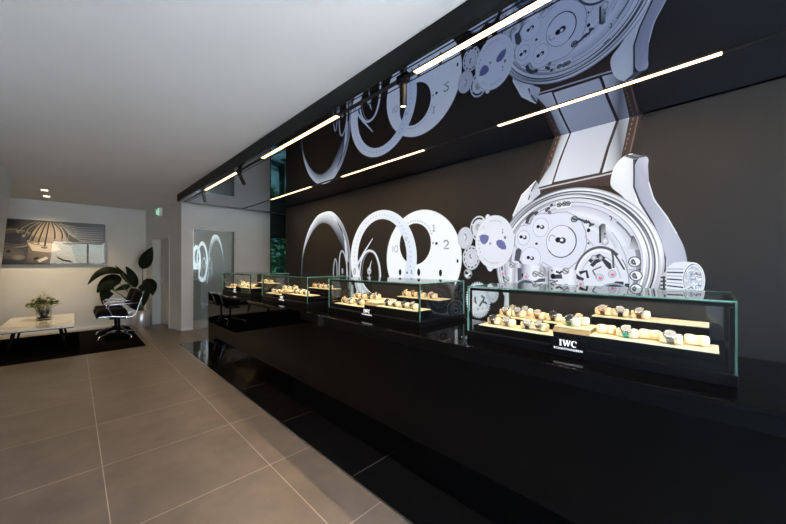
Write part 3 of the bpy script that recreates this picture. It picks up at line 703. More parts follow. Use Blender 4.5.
# keyhole slot plate and wedge slot at the right
A.poly([(0.653,1.697),(0.632,1.711),(0.612,1.701),(0.620,1.641),(0.594,1.582),(0.591,1.546),(0.612,1.530),(0.646,1.540),(0.653,1.610)], G(120, 14), [G(90),G(80),G(120),G(200),G(150),G(110),G(150),G(200),G(150)])
A.disc((0.614,1.565,0.0186,0.0268), G(236), G(200), n=18); A.disc((0.615,1.626,0.0062,0.0098), G(60), n=10); A.line([(0.651,1.692),(0.649,1.552)], .014, G(60))
A.poly([(0.444,1.597),(0.425,1.596),(0.416,1.534),(0.388,1.487),(0.466,1.497),(0.447,1.535)], G(110, 8), [G(70),G(90),G(120),G(170),G(210),G(110)])
A.line([(0.537,1.714),(0.479,1.646),(0.441,1.581)], .012, G(120)); A.line([(0.571,1.637),(0.517,1.546),(0.479,1.443),(0.466,1.349)], .006, G(170))
for p in ((0.422,1.397), (0.414,1.291), (0.413,1.188)):
    A.disc((p[0], p[1], .042, .042), G(90), n=20); A.disc((p[0], p[1], .034, .034), G(236), n=20); A.ring((p[0], p[1], .026, .026), .35, 1, G(60), G(140), 110, 290, 14); A.line([(p[0]-.006, p[1]-.018), (p[0]+.008, p[1]+.018)], .008, G(60))
A.line([(0.394,1.346),(0.385,1.334)], .012, G(60)); A.line([(0.463,1.333),(0.385,1.349)], .006, G(150))
# balance wheel
bal = (.600, 1.250, .205, .235)
bal = (0.652,1.232,0.1985,0.2958)
A.disc(bal, G(222, 14)); A.ring(bal, .93, 1.0, G(64, 10), G(110, 10), 50, 178, 50); A.ring(bal, .86, .90, G(246), None, 20, 170, 50); A.ring(bal, .70, .76, G(170, 14), G(230, 14), 10, 170, 50); A.ring(bal, .97, 1.0, G(120), None, -20, 40, 30)
A.line([(0.571,1.501),(0.561,1.436),(0.557,1.348)], .014, G(90)); A.line([(0.571,1.493),(0.524,1.412),(0.485,1.333)], .012, G(70))
A.line([(0.725,1.397),(0.696,1.430),(0.653,1.450),(0.625,1.429),(0.653,1.413),(0.682,1.397),(0.711,1.363)], .03, G(60)); A.disc((0.693,1.432,0.0216,0.0228), G(230), G(130), n=16); A.disc((0.645,1.429,0.0158,0.0246), G(210), G(90), n=16)
A.line([(0.632,1.421),(0.591,1.372),(0.577,1.340)], [.02, .04, .02], G(60)); A.line([(0.703,1.326),(0.639,1.360)], .012, G(120)); A.line([(0.703,1.326),(0.682,1.285)], .012, G(110))
A.line([(0.800,1.303),(0.747,1.321),(0.736,1.262)], [.03, .02, .02], G(50)); A.line([(0.862,1.319),(0.815,1.268),(0.770,1.244)], .03, G(60)); A.line([(0.564,1.195),(0.531,1.225),(0.491,1.231)], [.05, .04, .02], G(60)); A.line([(0.470,1.228),(0.468,1.185)], .03, G(60))
A.line([(0.682,1.185),(0.625,1.192)], .016, G(80)); A.line([(0.823,1.156),(0.792,1.184),(0.740,1.182)], .02, G(70)); A.line([(0.755,1.186),(0.762,1.135)], .02, G(70)); A.disc((0.670,1.273,0.0121,0.0165), G(40), n=14)
# lower bridges: soft vertical bands, screws, ruby jewels
bands = [(508, 190), (513, 236), (517, 170), (521, 222), (525, 130), (529, 200), (536, 236), (545, 224), (552, 170), (558, 232), (566, 226), (573, 236), (577, 200)]
for i in range(len(bands)-1):
    (u0, v0), (u1, v1) = bands[i], bands[i+1]
    f0, f1 = (u0-508)/69, (u1-508)/69
    p0, p1 = mixc((1.440,1.400), (0.823,1.328), f0), mixc((1.440,1.400), (0.823,1.328), f1); q0, q1 = mixc((1.482,0.837), (0.823,0.813), f0), mixc((1.482,0.837), (0.823,0.813), f1)
    A.quadcols([p0, p1, q1, q0], [G(v0, 14), G(v1, 14), G(v1, 14), G(v0, 14)])
A.lay()
A.line([(1.052,1.234),(0.992,1.227)], .01, G(90))
A.poly([(1.122,1.389),(1.078,1.343),(1.060,1.271),(1.087,1.256),(1.131,1.324)], G(130, 14), [G(200),G(110),G(150),G(190),G(150)])
A.line([(1.195,1.192),(1.131,1.236),(1.078,1.243)], .016, G(80)); A.line([(1.280,1.193),(1.204,1.210),(1.078,1.229)], .018, G(90)); A.line([(1.052,1.316),(1.048,1.144)], .010, G(110))
for p in ((1.391,1.370), (1.444,1.226), (1.167,1.288), (1.111,1.288), (0.906,1.319), (1.167,1.174), (1.109,1.174), (0.902,1.178), (1.005,1.191)): A.screw(p, .030)
RU = rgb(214, 120, 160); RU2 = rgb(240, 190, 214)
for p in ((1.487,1.289), (1.487,1.181), (1.255,1.265), (0.792,1.215), (0.565,1.300), (0.650,1.270), (0.565,1.177)):
    A.disc((p[0], p[1], .028, .032), G(150), n=16); A.disc((p[0], p[1], .024, .028), G(206, 12), n=16); A.disc((p[0]-.004, p[1]-.004, .013, .015), RU, RU, n=14); A.disc((p[0]-.006, p[1]+.004, .006, .006), RU2, n=8)
A.poly([(1.022,1.281),(0.938,1.291),(0.930,1.252),(1.017,1.245)], G(70)); A.disc((1.009,1.270,0.0212,0.0248), G(28), n=16); A.disc((1.035,1.174,0.0094,0.0204), G(90), n=10); A.disc((1.284,1.274,0.0097,0.0192), G(34), n=12); A.line([(0.984,1.314),(0.951,1.300),(0.934,1.318)], .018, G(60)); A.disc((1.018,1.322,0.0077,0.0090), G(60), n=10)
A.line([(1.035,1.203),(0.967,1.233)], .012, G(90)); A.line([(1.026,1.136),(0.967,1.175)], .016, G(80)); A.line([(1.313,1.341),(1.313,1.148)], [.04, .03], G(90)); A.line([(1.251,1.132),(1.186,1.198)], .018, G(70))
for (cy_, cz_, r_, v) in ((.72, .98, .20, 96), (1.08, 1.02, .17, 80), (.95, .86, .12, 120), (1.25, 1.12, .12, 110), (.55, 1.10, .13, 90)):
    e = (cy_, cz_, r_, r_)
    A.disc(e, rgb(v-10, v, v+18), rgb(v-40, v-32, v-14)); A.ring(e, .90, 1.0, rgb(v+70, v+80, v+96), n=50); A.ring(e, .52, .58, rgb(v+50, v+58, v+70), n=40); A.disc((cy_, cz_, r_*.16, r_*.16), G(24), n=16); A.ring(e, .20, .26, rgb(v+90, v+96, v+110), n=30)
# crown
A.poly([(0.268,1.284),(0.234,1.336),(0.234,1.117),(0.268,1.115)], G(200))
for k in range(7): A.line([(0.268,1.281),(0.240,1.285)] if k == 0 else [((0.268,1.281)[0], (0.268,1.281)[1]-.028*k), ((0.237,1.285)[0], (0.237,1.285)[1]-.028*k)], .012, G(50)); A.k -= 1
A.lay(2)
A.line([(0.249,1.292),(0.249,1.124)], .012, G(60))
A.poly([(0.234,1.351),(0.196,1.391),(0.142,1.398),(0.086,1.390),(0.086,1.149),(0.142,1.132),(0.234,1.110)], G(226, 12))
for k in range(9):
    za = (0.229,1.344)[1]-.024*k; zb = (0.145,1.345)[1]-.026*k; y0 = (0.232,1.344)[0]; y1 = (0.144,1.345)[0]
    A.line([(y0, za), (y1, zb)], .010 if k % 2 else .006, G(64) if k % 2 else G(160)); A.k -= 1
A.lay(2)
fc = (0.092,1.268,0.0571,0.1221)
A.disc(fc, G(200, 14), n=60); A.ring(fc, .94, 1.0, G(244), n=60); A.ring(fc, .86, .93, G(70), G(150), 90, 255, 40); A.ring(fc, .80, .86, G(236), n=50)
rnd = random.Random(3)
for i in range(90):
    a = rnd.uniform(0, 2*PI); q = math.sqrt(rnd.random())*.72
    p = (fc[0]+fc[2]*q*math.cos(a), fc[1]+fc[3]*q*math.sin(a)); an = rnd.uniform(0, PI); L = rnd.uniform(.005, .016)
    c = rnd.choice([G(246), G(236), G(150), G(226), rgb(150, 184, 230), G(222), G(110), G(180)])
    A.line([(p[0]-L*math.cos(an), p[1]-L*math.sin(an)), (p[0]+L*math.cos(an), p[1]+L*math.sin(an))], .006, c); A.k -= 1 if i % 6 else 0
A.build('watch_print', M_print, mural)

# toothed gear, small wheels and the date disc
A = Art(3.036)
def gear(e, teeth, col, col2):
    P = []
    for i in range(teeth*4):
        t = 2*PI*i/(teeth*4); r = 1.0 if i % 4 in (0, 1) else .90
        P.append((e[0]-e[2]*r*math.cos(t), e[1]+e[3]*r*math.sin(t)))
    A.ring(e, .0001, .9, col2, col, n=60)
    for i in range(teeth):
        A.quadcols([P[(i*4-1) % len(P)], P[i*4], P[i*4+1], P[(i*4+2) % len(P)]], [col]*4)
    A.lay()
ge = (1.760,0.998,0.1484,0.1948)
gear(ge, 44, G(214, 16), G(224, 14)); A.ring(ge, .80, .83, G(170, 14), n=50)
glyph(A, [[(1.792,1.031),(1.794,0.982),(1.778,0.958)], [(1.715,1.052),(1.708,1.025)], [(1.686,1.039),(1.696,1.001),(1.722,0.967),(1.743,0.933)], [(1.709,1.000),(1.680,0.971)], [(1.674,0.987),(1.659,0.962)]], .020, G(84))
A.disc((1.762,0.902,0.0119,0.0133), G(150), n=10); A.disc((1.702,0.914,0.0104,0.0132), G(160), n=10); A.ring(ge, .62, .64, G(196, 14), None, 200, 330, 30)
g2 = (1.599,1.081,0.0749,0.1031)
gear(g2, 36, G(190, 14), G(206, 12)); A.ring(g2, .6, .66, G(150, 14), n=30)
A.build('gear_print', M_print, mural)

A = Art(3.034)
e1 = (1.916,1.665,0.0962,0.1201); e2 = (1.750,1.758,0.1047,0.1331); e3 = (1.840,1.448,0.1074,0.1329)
A.disc(e2, G(224, 10), G(206, 10)); A.ring(e2, .72, .86, G(36), None, 60, 150, 20); A.ring(e2, .74, .86, G(36), None, 160, 215, 14); A.ring(e2, .74, .84, G(60), None, 225, 262, 10); A.ring(e2, .96, 1.0, G(170), n=50); A.ring(e2, .40, .44, G(170), n=40)
A.disc((1.756,1.769,0.0297,0.0373), G(190), G(150), n=16)
A.disc(e1, G(226, 10), G(208, 12))
for f in (.96, .78, .60, .42, .24): A.ring(e1, f-.05, f, G(170, 14), n=50)
A.line([(1.934,1.712),(1.909,1.703),(1.896,1.665),(1.915,1.633)], .016, G(150))
A.disc(e3, G(220, 12), G(200, 12)); A.dashes(e3, .74, .84, G(56), 12, .62); A.ring(e3, .95, 1.0, G(160), n=50); A.ring(e3, .48, .52, G(165), n=40); A.ring(e3, .30, .33, G(175), n=40)
A.line([(1.853,1.489),(1.851,1.445),(1.828,1.445)], .018, G(120))
sc = (1.879,1.273,0.0518,0.0569); A.disc(sc, G(220), G(150), n=24); A.line([(1.915,1.292),(1.840,1.250)], .03, G(60)); A.line([(1.909,1.242),(1.853,1.277)], .016, G(246)); A.ring(sc, .86, 1, G(110), None, 180, 340, 20)
# date disc, its axis leaning
def tilted(e, ang):
    return e
dd = (1.575,1.605,0.2128,0.2719)
tabs = [[(1.674,1.852),(1.663,1.887),(1.640,1.898),(1.621,1.877),(1.595,1.859),(1.595,1.823)], [(1.674,1.380),(1.640,1.313),(1.610,1.301),(1.594,1.334),(1.562,1.354)]]
for t in tabs: A.poly(t, G(226, 10))
A.disc(dd, G(228, 12), G(222, 12), n=80); A.ring(dd, .965, 1.0, G(196, 16), G(214, 14), n=80); A.ring(dd, .94, .965, G(240, 8), n=80)
A.dashes(dd, .77, .83, G(186, 10), 9, .55, 62, 108); A.dashes(dd, .77, .83, rgb(206, 186, 190), 9, .55, -130, -70); A.dashes(dd, .78, .83, G(150), 8, .3, 130, 215)
A.disc((1.457,1.643,0.0125,0.0170), G(120), n=12); A.disc((1.481,1.695,0.0074,0.0111), G(120), n=12); A.disc((1.480,1.724,0.0084,0.0080), G(160), n=10)
BL = rgb(112, 118, 168)
A.ring((1.701,1.683,0.0609,0.0606), .2, 1, G(236, 8), G(224, 10), 60, 180, 20)
A.poly([(1.738,1.672),(1.715,1.689),(1.674,1.688),(1.634,1.671),(1.630,1.645),(1.646,1.609),(1.674,1.585),(1.709,1.593),(1.733,1.628)], BL)
A.poly([(1.551,1.605),(1.530,1.624),(1.492,1.622),(1.461,1.596),(1.444,1.554),(1.446,1.524),(1.486,1.525),(1.524,1.547),(1.546,1.574)], BL)
A.disc((1.616,1.590,0.0134,0.0135), G(150), n=12)
A.build('date_disc_print', M_print, mural)

# ------------------------------------------------------------------ ceiling tracks, light bars, spots
RX = [1.434, 2.47]
def bar(x, y0, y1, label):
    r = empty('light_bar', (x, (y0+y1)/2, SZ)); h = (y1-y0)/2
    b = MB(); b.box(-.021, -h, .0022, .021, h, .0034); b.build('housing', M_trackblack, r)
    b = MB(); b.box(-.0185, -h+.003, .0008, .0185, h-.003, .0021); b.build('diffuser', M_bar, r)
    tag(r, label, 'light bar', 'linear light bars under the black ceiling')
    ld = bpy.data.lights.new('bar_light', 'AREA'); ld.shape = 'RECTANGLE'; ld.size = .036; ld.size_y = 2*h; ld.energy = BARW; ld.color = (1, .66, .38)
    lo = bpy.data.objects.new('lamp', ld); C.objects.link(lo); lo.parent = r; lo.location = (0, 0, -.0005)
BARW = 17
ys = [(-.04, 1.25), (2.03, 3.42), (4.17, 5.52)]
nm = ['nearest', 'middle', 'farthest']
for rx, row in zip(RX, ('room-side row by the white ceiling edge', 'wall-side row above the display cases')):
    for (a, c), q in zip(ys, nm): bar(rx, a, c, f'{q} glowing warm light bar in the {row}')
for k, rx in enumerate(RX):
    b = MB(); b.box(rx-.017, -1.7, SZ+.0036, rx+.017, 6.83, SZ+.0058)
    o = b.build('lighting_track', M_trackblack)
    tag(o, ['thin black lighting track along the room-side edge of the black ceiling', 'thin black lighting track above the middle of the counter'][k], 'lighting track', 'black ceiling tracks')
def spot(x, y, tilt, az, label):
    r = empty('spotlight', (x, y, SZ+.0034))
    MB().box(-.016, -.045, -.022, .016, .045, 0, .002).build('track_adapter', M_black, r)
    Mx = Matrix.Translation((0, 0, -.034)) @ Matrix.Rotation(az, 4, 'Z') @ Matrix.Rotation(tilt, 4, 'Y')
    b = MB(); b.tube([(0, 0, -.0225), (0, 0, -.036)], .008); b.build('pivot', M_black, r)
    b = MB(); b.lathe([(.006, .006), (.0215, 0), (.0225, -.004), (.0225, -.137), (.020, -.139), (.0195, -.130)], 20); b.xf(Mx).build('lamp_body', M_trackblack, r)
    b = MB(); b.lathe([(.0001, -.1305), (.0190, -.1305)], 20, cap=False); b.xf(Mx).build('lens', M_lens, r)
    tag(r, label, 'spotlight', 'black track spotlights')
    ld = bpy.data.lights.new('spot_light', 'SPOT'); ld.energy = 30; ld.color = (1, .82, .58); ld.spot_size = math.radians(50); ld.spot_blend = .6; ld.shadow_soft_size = .02
    lo = bpy.data.objects.new('lamp', ld); C.objects.link(lo); lo.parent = r; lo.matrix_local = Mx @ Matrix.Translation((0, 0, -.141))
spot(1.434, 1.345, math.radians(0), 0, 'black track spotlight beside the nearest light bar, pointing straight down')
spot(1.434, 4.10, math.radians(-28), 0, 'black track spotlight at the near end of the farthest light bar, tilted')
spot(1.434, 5.62, math.radians(-10), 0, 'black track spotlight beyond the farthest light bar, at the ceiling corner')
# LED light inside every case (in the front strip)
for c in cases:
    ld = bpy.data.lights.new('case_light', 'AREA'); ld.shape = 'RECTANGLE'; ld.size = .008; ld.size_y = CL-.08; ld.energy = 1.5; ld.color = (1, .88, .68)
    lo = bpy.data.objects.new('lamp', ld); C.objects.link(lo); lo.parent = c; lo.location = (.030, CL/2, .300); lo.rotation_euler = (0, math.radians(-28), 0)
# recessed downlights over the lounge
for k, (x, y) in enumerate(((-.35, 8.05), (-.355, 8.75))):
    r = empty('downlight', (x, y, H))
    b = MB(); b.box(-.05, -.05, -.004, .05, -.04, 0); b.box(-.05, .04, -.004, .05, .05, 0); b.box(-.05, -.04, -.004, -.04, .04, 0); b.box(.04, -.04, -.004, .05, .04, 0); b.build('trim_ring', M_white, r)
    MB().box(-.039, -.039, -.003, .039, .039, -.0005).build('lens', M_down, r)
    tag(r, ['small square recessed downlight farther from the picture wall', 'small square recessed downlight nearer the picture wall'][k], 'downlight', 'recessed downlights over the lounge')
    ld = bpy.data.lights.new('downlight_lamp', 'SPOT'); ld.energy = [80, 200][k]; ld.color = (1, .74, .42); ld.spot_size = math.radians(110); ld.spot_blend = .9; ld.shadow_soft_size = .04
    lo = bpy.data.objects.new('lamp', ld); C.objects.link(lo); lo.parent = r; lo.location = (0, 0, -.012); lo.rotation_euler = (math.radians([0, 12][k]), 0, 0)

# ------------------------------------------------------------------ wall mirror
b = MB(); b.mi = 0; b.box(1.782, 7.728, .006, 2.596, 7.739, 2.115); b.mi = 1
b.box(1.777, 7.726, .006, 1.7815, 7.739, 2.12); b.box(2.5965, 7.726, .006, 2.602, 7.739, 2.12); b.box(1.782, 7.726, 2.1155, 2.596, 7.739, 2.12)
o = b.build('wall_mirror', [M_mirror, M_steel]); tag(o, 'tall full-height mirror on the white wall past the far display case', 'mirror')

# ------------------------------------------------------------------ exit sign
r = empty('exit_sign', (ax, ay, 0), dang); tag(r, 'small green and white exit sign high on the wall above the door', 'exit sign')
MB().box(.85, .002, 2.44, 1.05, .058, 2.62, .003).build('sign_box', M_white, r)
MB().box(.852, .0585, 2.442, 1.048, .0605, 2.618).build('sign_face', M_exitg, r)
b = MB(); f = lambda a, c, h: (.95+a, .0608+h, 2.53+c)
b.prism([(-.085, -.075), (-.035, -.075), (-.035, .075), (-.085, .075)], f, .0006)
hd = [(.012*math.cos(t*PI/6)+.02, .012*math.sin(t*PI/6)+.052) for t in range(12)]; b.prism(hd, f, .0006)
b.prism([(.0, .035), (.035, .03), (.03, -.012), (.062, -.045), (.052, -.058), (.012, -.022), (.0, -.062), (-.015, -.058), (-.002, -.01)], f, .0006)
b.prism([(.035, .03), (.07, .012), (.066, .002), (.034, .014)], f, .0006); b.prism([(.0, .035), (-.024, .006), (-.014, .0), (.004, .018)], f, .0006)
b.build('running_figure', M_exitw, r)

# ------------------------------------------------------------------ picture on the far wall
PX0, PX1, PZ0, PZ1, PY = -1.25, .49, 1.37, 2.24, 9.4
pic = empty('framed_picture', ((PX0+PX1)/2, PY, PZ0)); tag(pic, 'wide glazed photograph of watch parts on the lounge wall', 'picture')
def un(o): o.matrix_parent_inverse = Matrix.Translation(-Vector(o.parent.location)); return o
b = MB(); w = .014
b.box(PX0, PY-.035, PZ0, PX0+w, PY-.001, PZ1); b.box(PX1-w, PY-.035, PZ0, PX1, PY-.001, PZ1); b.box(PX0+w, PY-.035, PZ0, PX1-w, PY-.001, PZ0+w); b.box(PX0+w, PY-.035, PZ1-w, PX1-w, PY-.001, PZ1)
un(b.build('frame', mat('blue_black_frame', rgb(26, 32, 42), .3), pic))
A = Art(0, lambda a, c, k: (PX0+a, PY-.012-.0004*k, PZ0+c))
WW, HH = PX1-PX0, PZ1-PZ0
A.quadcols([(.01, .01), (WW-.01, .01), (WW-.01, HH-.01), (.01, HH-.01)], [rgb(30, 28, 29), rgb(84, 88, 94), rgb(74, 78, 82), rgb(14, 15, 17)]); A.lay()
A.quadcols([(.60, .02), (1.30, .02), (1.16, .56), (.66, .60)], [rgb(70, 58, 52), rgb(120, 112, 106), rgb(150, 140, 128), rgb(120, 106, 92)]); A.lay()
A.quadcols([(.66, .55), (1.16, .52), (1.05, .84), (.76, .84)], [rgb(150, 136, 118), rgb(140, 130, 118), rgb(120, 112, 104), rgb(110, 98, 86)]); A.lay()
def oval(cx, cz, rx, rz, c0, c1): A.disc((cx, cz, rx, rz), c0, c1, 40)
oval(.45, .50, .27, .18, rgb(88, 84, 82), rgb(60, 58, 58)); A.ring((.45, .50, .27, .18), .90, 1.0, rgb(116, 112, 108)); oval(.47, .50, .17, .11, rgb(22, 26, 38), rgb(34, 40, 56))
for i in range(12):
    for j in range(4): oval(.35+i*.022, .46+j*.026, .006, .008, rgb(58, 64, 84), rgb(58, 64, 84)); A.k -= 1
A.lay()
A.poly([(.62, .42), (.86, .44), (1.0, .40), (1.06, .30), (.9, .24), (.68, .27)], rgb(182, 172, 156)); A.line([(.80, .34), (.88, .335)], .03, rgb(50, 44, 42)); A.line([(.66, .41), (.82, .37)], .012, rgb(90, 80, 72))
oval(.36, .22, .22, .12, rgb(96, 92, 88), rgb(70, 66, 64)); oval(.38, .25, .03, .03, rgb(20, 20, 22), rgb(20, 20, 22)); oval(.28, .19, .025, .025, rgb(20, 20, 22), rgb(20, 20, 22)); oval(.50, .14, .09, .06, rgb(130, 124, 116), rgb(90, 84, 80))
for x0, x1, z1, bow in ((.80, .63, .46, -.03), (.835, .68, .44, -.02), (.87, .76, .42, -.01), (.905, .84, .34, 0), (.94, .98, .50, .02), (.97, 1.08, .50, .05), (1.0, 1.15, .54, .07), (1.03, 1.25, .60, .10), (.76, .57, .56, -.04), (.72, .50, .64, -.04)):
    P = [(x0+(x1-x0)*t+bow*math.sin(PI*t), (HH-.03)+(z1-HH+.03)*t) for t in [i/8 for i in range(9)]]
    A.line(P, [.018+.008*i/8 for i in range(9)], rgb(16, 16, 18)); A.line([(p[0]+.014, p[1]) for p in P], .004, rgb(176, 166, 150)); oval(P[-1][0], P[-1][1]-.01, .018, .026, rgb(40, 36, 36), rgb(150, 142, 132))
for i in range(7):
    A.line([(1.05+.02*i, HH-.05-.03*i), (1.35, HH-.10-.045*i), (1.70, HH-.08-.05*i)], .012, rgb(108+6*i, 112+6*i, 116+6*i)); A.k -= 1
A.lay(); A.line([(1.1, .42), (1.4, .46), (1.7, .44)], .05, rgb(120, 126, 128)); A.line([(.76, .06), (.88, .14)], .05, rgb(196, 186, 170)); A.line([(.70, .10), (.76, .14)], .04, rgb(30, 26, 26)); A.line([(1.02, .15), (1.12, .08), (1.22, .06)], .035, rgb(36, 34, 34)); A.line([(1.03, .16), (1.13, .095)], .010, rgb(190, 184, 174))
un(A.build('photograph', printed('photo_paper', 0, 1.0, .4), pic))
un(MB().box(PX0+w+.001, PY-.030, PZ0+w+.001, PX1-w-.001, PY-.0265, PZ1-w-.001).build('glazing', pane_glass('picture_glass', (.97, .97, .97)), pic))

# ------------------------------------------------------------------ lounge
o = MB().box(-2.2, 6.76, .0005, .864, 9.1, .012, .003).build('rug', M_rug); tag(o, 'large charcoal rug under the low table and chairs', 'rug')
tb = empty('coffee_table', (-.40, 8.1, .0125)); tag(tb, 'low white gloss coffee table with slanted black legs', 'table')
b = MB(); b.mi = 0; b.box(-.41, -.9, .366, .41, .9, .388, .003); b.build('table_top', M_tabletop, tb)
MB().box(-.405, -.895, .352, .405, .895, .3655).build('table_edge', mat('dark_blue_underside', rgb(40, 48, 58), .4), tb)
for sx in (-1, 1):
    for sy in (-1, 1):
        b = MB(); b.tube([(sx*.31, sy*.62, .006), (sx*.24, sy*.56, .3515)], [.013, .026], 12); b.build('leg', M_black, tb)
b = MB(); b.tube([(-.24, -.56, .34), (.24, .56, .34)], .006); b.tube([(.24, -.56, .34), (0.012, -.01, .34)], .006); b.tube([(-.012, .01, .34), (-.24, .56, .34)], .006); b.build('cross_brace', M_steel, tb)
# vase with sprigs
vs = empty('potted_plant', (-.375, 8.45, .4007)); tag(vs, 'small bushy plant in a clear glass pot on the coffee table', 'plant')
b = MB(); b.lathe([(.085, .0), (.10, .004), (.105, .15), (.100, .152), (.095, .15), (.09, .012), (.0001, .010)], 24, cap=False); b.build('glass_pot', M_vase, vs)
b = MB(); b.lathe([(.0001, .013), (.080, .013), (.082, .030), (.05, .036), (.0001, .037)], 18, cap=False); b.build('pebbles', mat('dark_pebbles', rgb(50, 44, 40), .7), vs)
b = MB(); lf_ = MB(); rnd = random.Random(5)
for i in range(46):
    a = rnd.uniform(0, 2*PI); q = rnd.random(); R = .03+.19*q; zt = .20+.24*(1-q*.7)*rnd.uniform(.45, 1.1)
    p1 = Vector((R*math.cos(a), R*math.sin(a), zt)); p0 = Vector((.03*math.cos(a), .03*math.sin(a), .03)); pm = (p0+p1)/2+Vector((0, 0, .06))
    b.tube([p0, pm, p1], [.003, .0025, .002], 5)
    for j in range(5):
        c = p1.lerp(pm, rnd.random()*.5)+Vector([rnd.uniform(-.03, .03) for _ in range(3)]); s = rnd.uniform(.022, .04)
        m_ = Matrix.Translation(c) @ Matrix.Rotation(rnd.uniform(0, 6.3), 4, 'Z') @ Matrix.Rotation(rnd.uniform(-1, 1), 4, 'X')
        lf_.face([m_ @ Vector(v) for v in ((-s, 0, 0), (-s*.4, -s*.55, .004), (s*.5, -s*.5, .006), (s, 0, 0), (s*.5, s*.5, .006), (-s*.4, s*.55, .004))])
b.build('stems', M_stalk, vs); lf_.build('foliage', M_green2, vs)

# chairs
def arc(cx, cz, r, a0, a1, n=8): return [(cx+r*math.cos(math.radians(a0+(a1-a0)*i/n)), cz+r*math.sin(math.radians(a0+(a1-a0)*i/n))) for i in range(n+1)]
def make_chair():
    r = empty('lounge_chair', (0, 0, 0))
    # profile of the shell in x-z, front (-x) to the top of the back (+x)
    prof = [(-.32, .405), (-.28, .43), (-.1, .425), (.06, .40)] + arc(.13, .50, .11, -110, -20, 6) + [(.255, .56), (.30, .70), (.345, .86)]
    for sy in (-1, 1):
        b = MB(); b.tube([(x, sy*.265, z) for x, z in prof], .010, 10); b.build('side_frame', M_chrome, r)
        b = MB(); b.tube([(-.10, sy*.268, .43), (-.155, sy*.285, .54), (-.165, sy*.29, .60), (-.13, sy*.292, .635), (.05, sy*.292, .64), (.24, sy*.285, .64), (.278, sy*.27, .635)], .008, 10); b.build('armrest', M_chrome, r)
    # seat pads: rounded quilted cushions
    def pad(p0, p1, th, nm):
        (x0, z0), (x1, z1) = p0, p1; d = Vector((x1-x0, 0, z1-z0)); L = d.length; d.normalize(); nrm = Vector((-d.z, 0, d.x))
        b = MB(); rows = []
        N_ = 18
        for i in range(N_+1):
            t = i/N_; s = t*L
            e = min(1, (min(t, 1-t)*L/.03)) ** .5 if 0 < t < 1 else 0
            q = .94+.06*abs(math.sin(t*PI*4))**.5; h = th*e*q; row = []
            for (yy, f) in ((-.250, 0), (-.252, .35), (-.245, .75), (-.22, 1), (0, 1.06), (.22, 1), (.245, .75), (.252, .35), (.250, 0)):
                row.append(Vector((x0, yy, z0)) + d*s + nrm*(h*f))
            row += [Vector((x0, yy, z0)) + d*s - nrm*(.012) for yy in (.25, -.25)] + [row[0]]
            rows.append(row)
        b.grid(rows); bmesh.ops.remove_doubles(b.bm, verts=b.bm.verts[:], dist=1e-5); return b.build(nm, M_leather, r)
    pad((-.325, .432), (.12, .425), .105, 'seat')
    pad((.225, .50), (.330, .85), .085, 'backrest')
    b = MB(); b.tube([(0, 0, .06), (0, 0, .12)], .032, 16); b.tube([(0, 0, .12), (0, 0, .36)], .022, 16); b.box(-.14, -.255, .365, -.08, .255, .40, .004); b.box(.02, -.255, .365, .08, .255, .40, .004); b.box(-.14, -.03, .345, .08, .03, .366); b.build('pedestal', M_black, r)
    for k in range(4):
        a = math.radians(28+90*k); ca, sa = math.cos(a), math.sin(a)
        b = MB(); b.tube([(.025*ca, .025*sa, .105), (.12*ca, .12*sa, .10), (.27*ca, .27*sa, .062), (.315*ca, .315*sa, .052), (.33*ca, .33*sa, .03)], [.020, .018, .014, .013, .010], 10)
        b.tube([(.33*ca, .33*sa, .032), (.33*ca, .33*sa, .001)], .015, 12); b.build('base_leg', M_chrome, r)
    return r
ch = make_chair(); ch.location = (.60, 7.88, .0125); tag(ch, 'black padded chrome lounge chair nearer the camera beside the coffee table', 'chair', 'black lounge chairs')
ch2 = copy_tree(ch); ch2.location = (.60, 8.51, .0125); tag(ch2, 'black padded chrome lounge chair behind the nearer one, by the plant', 'chair', 'black lounge chairs')

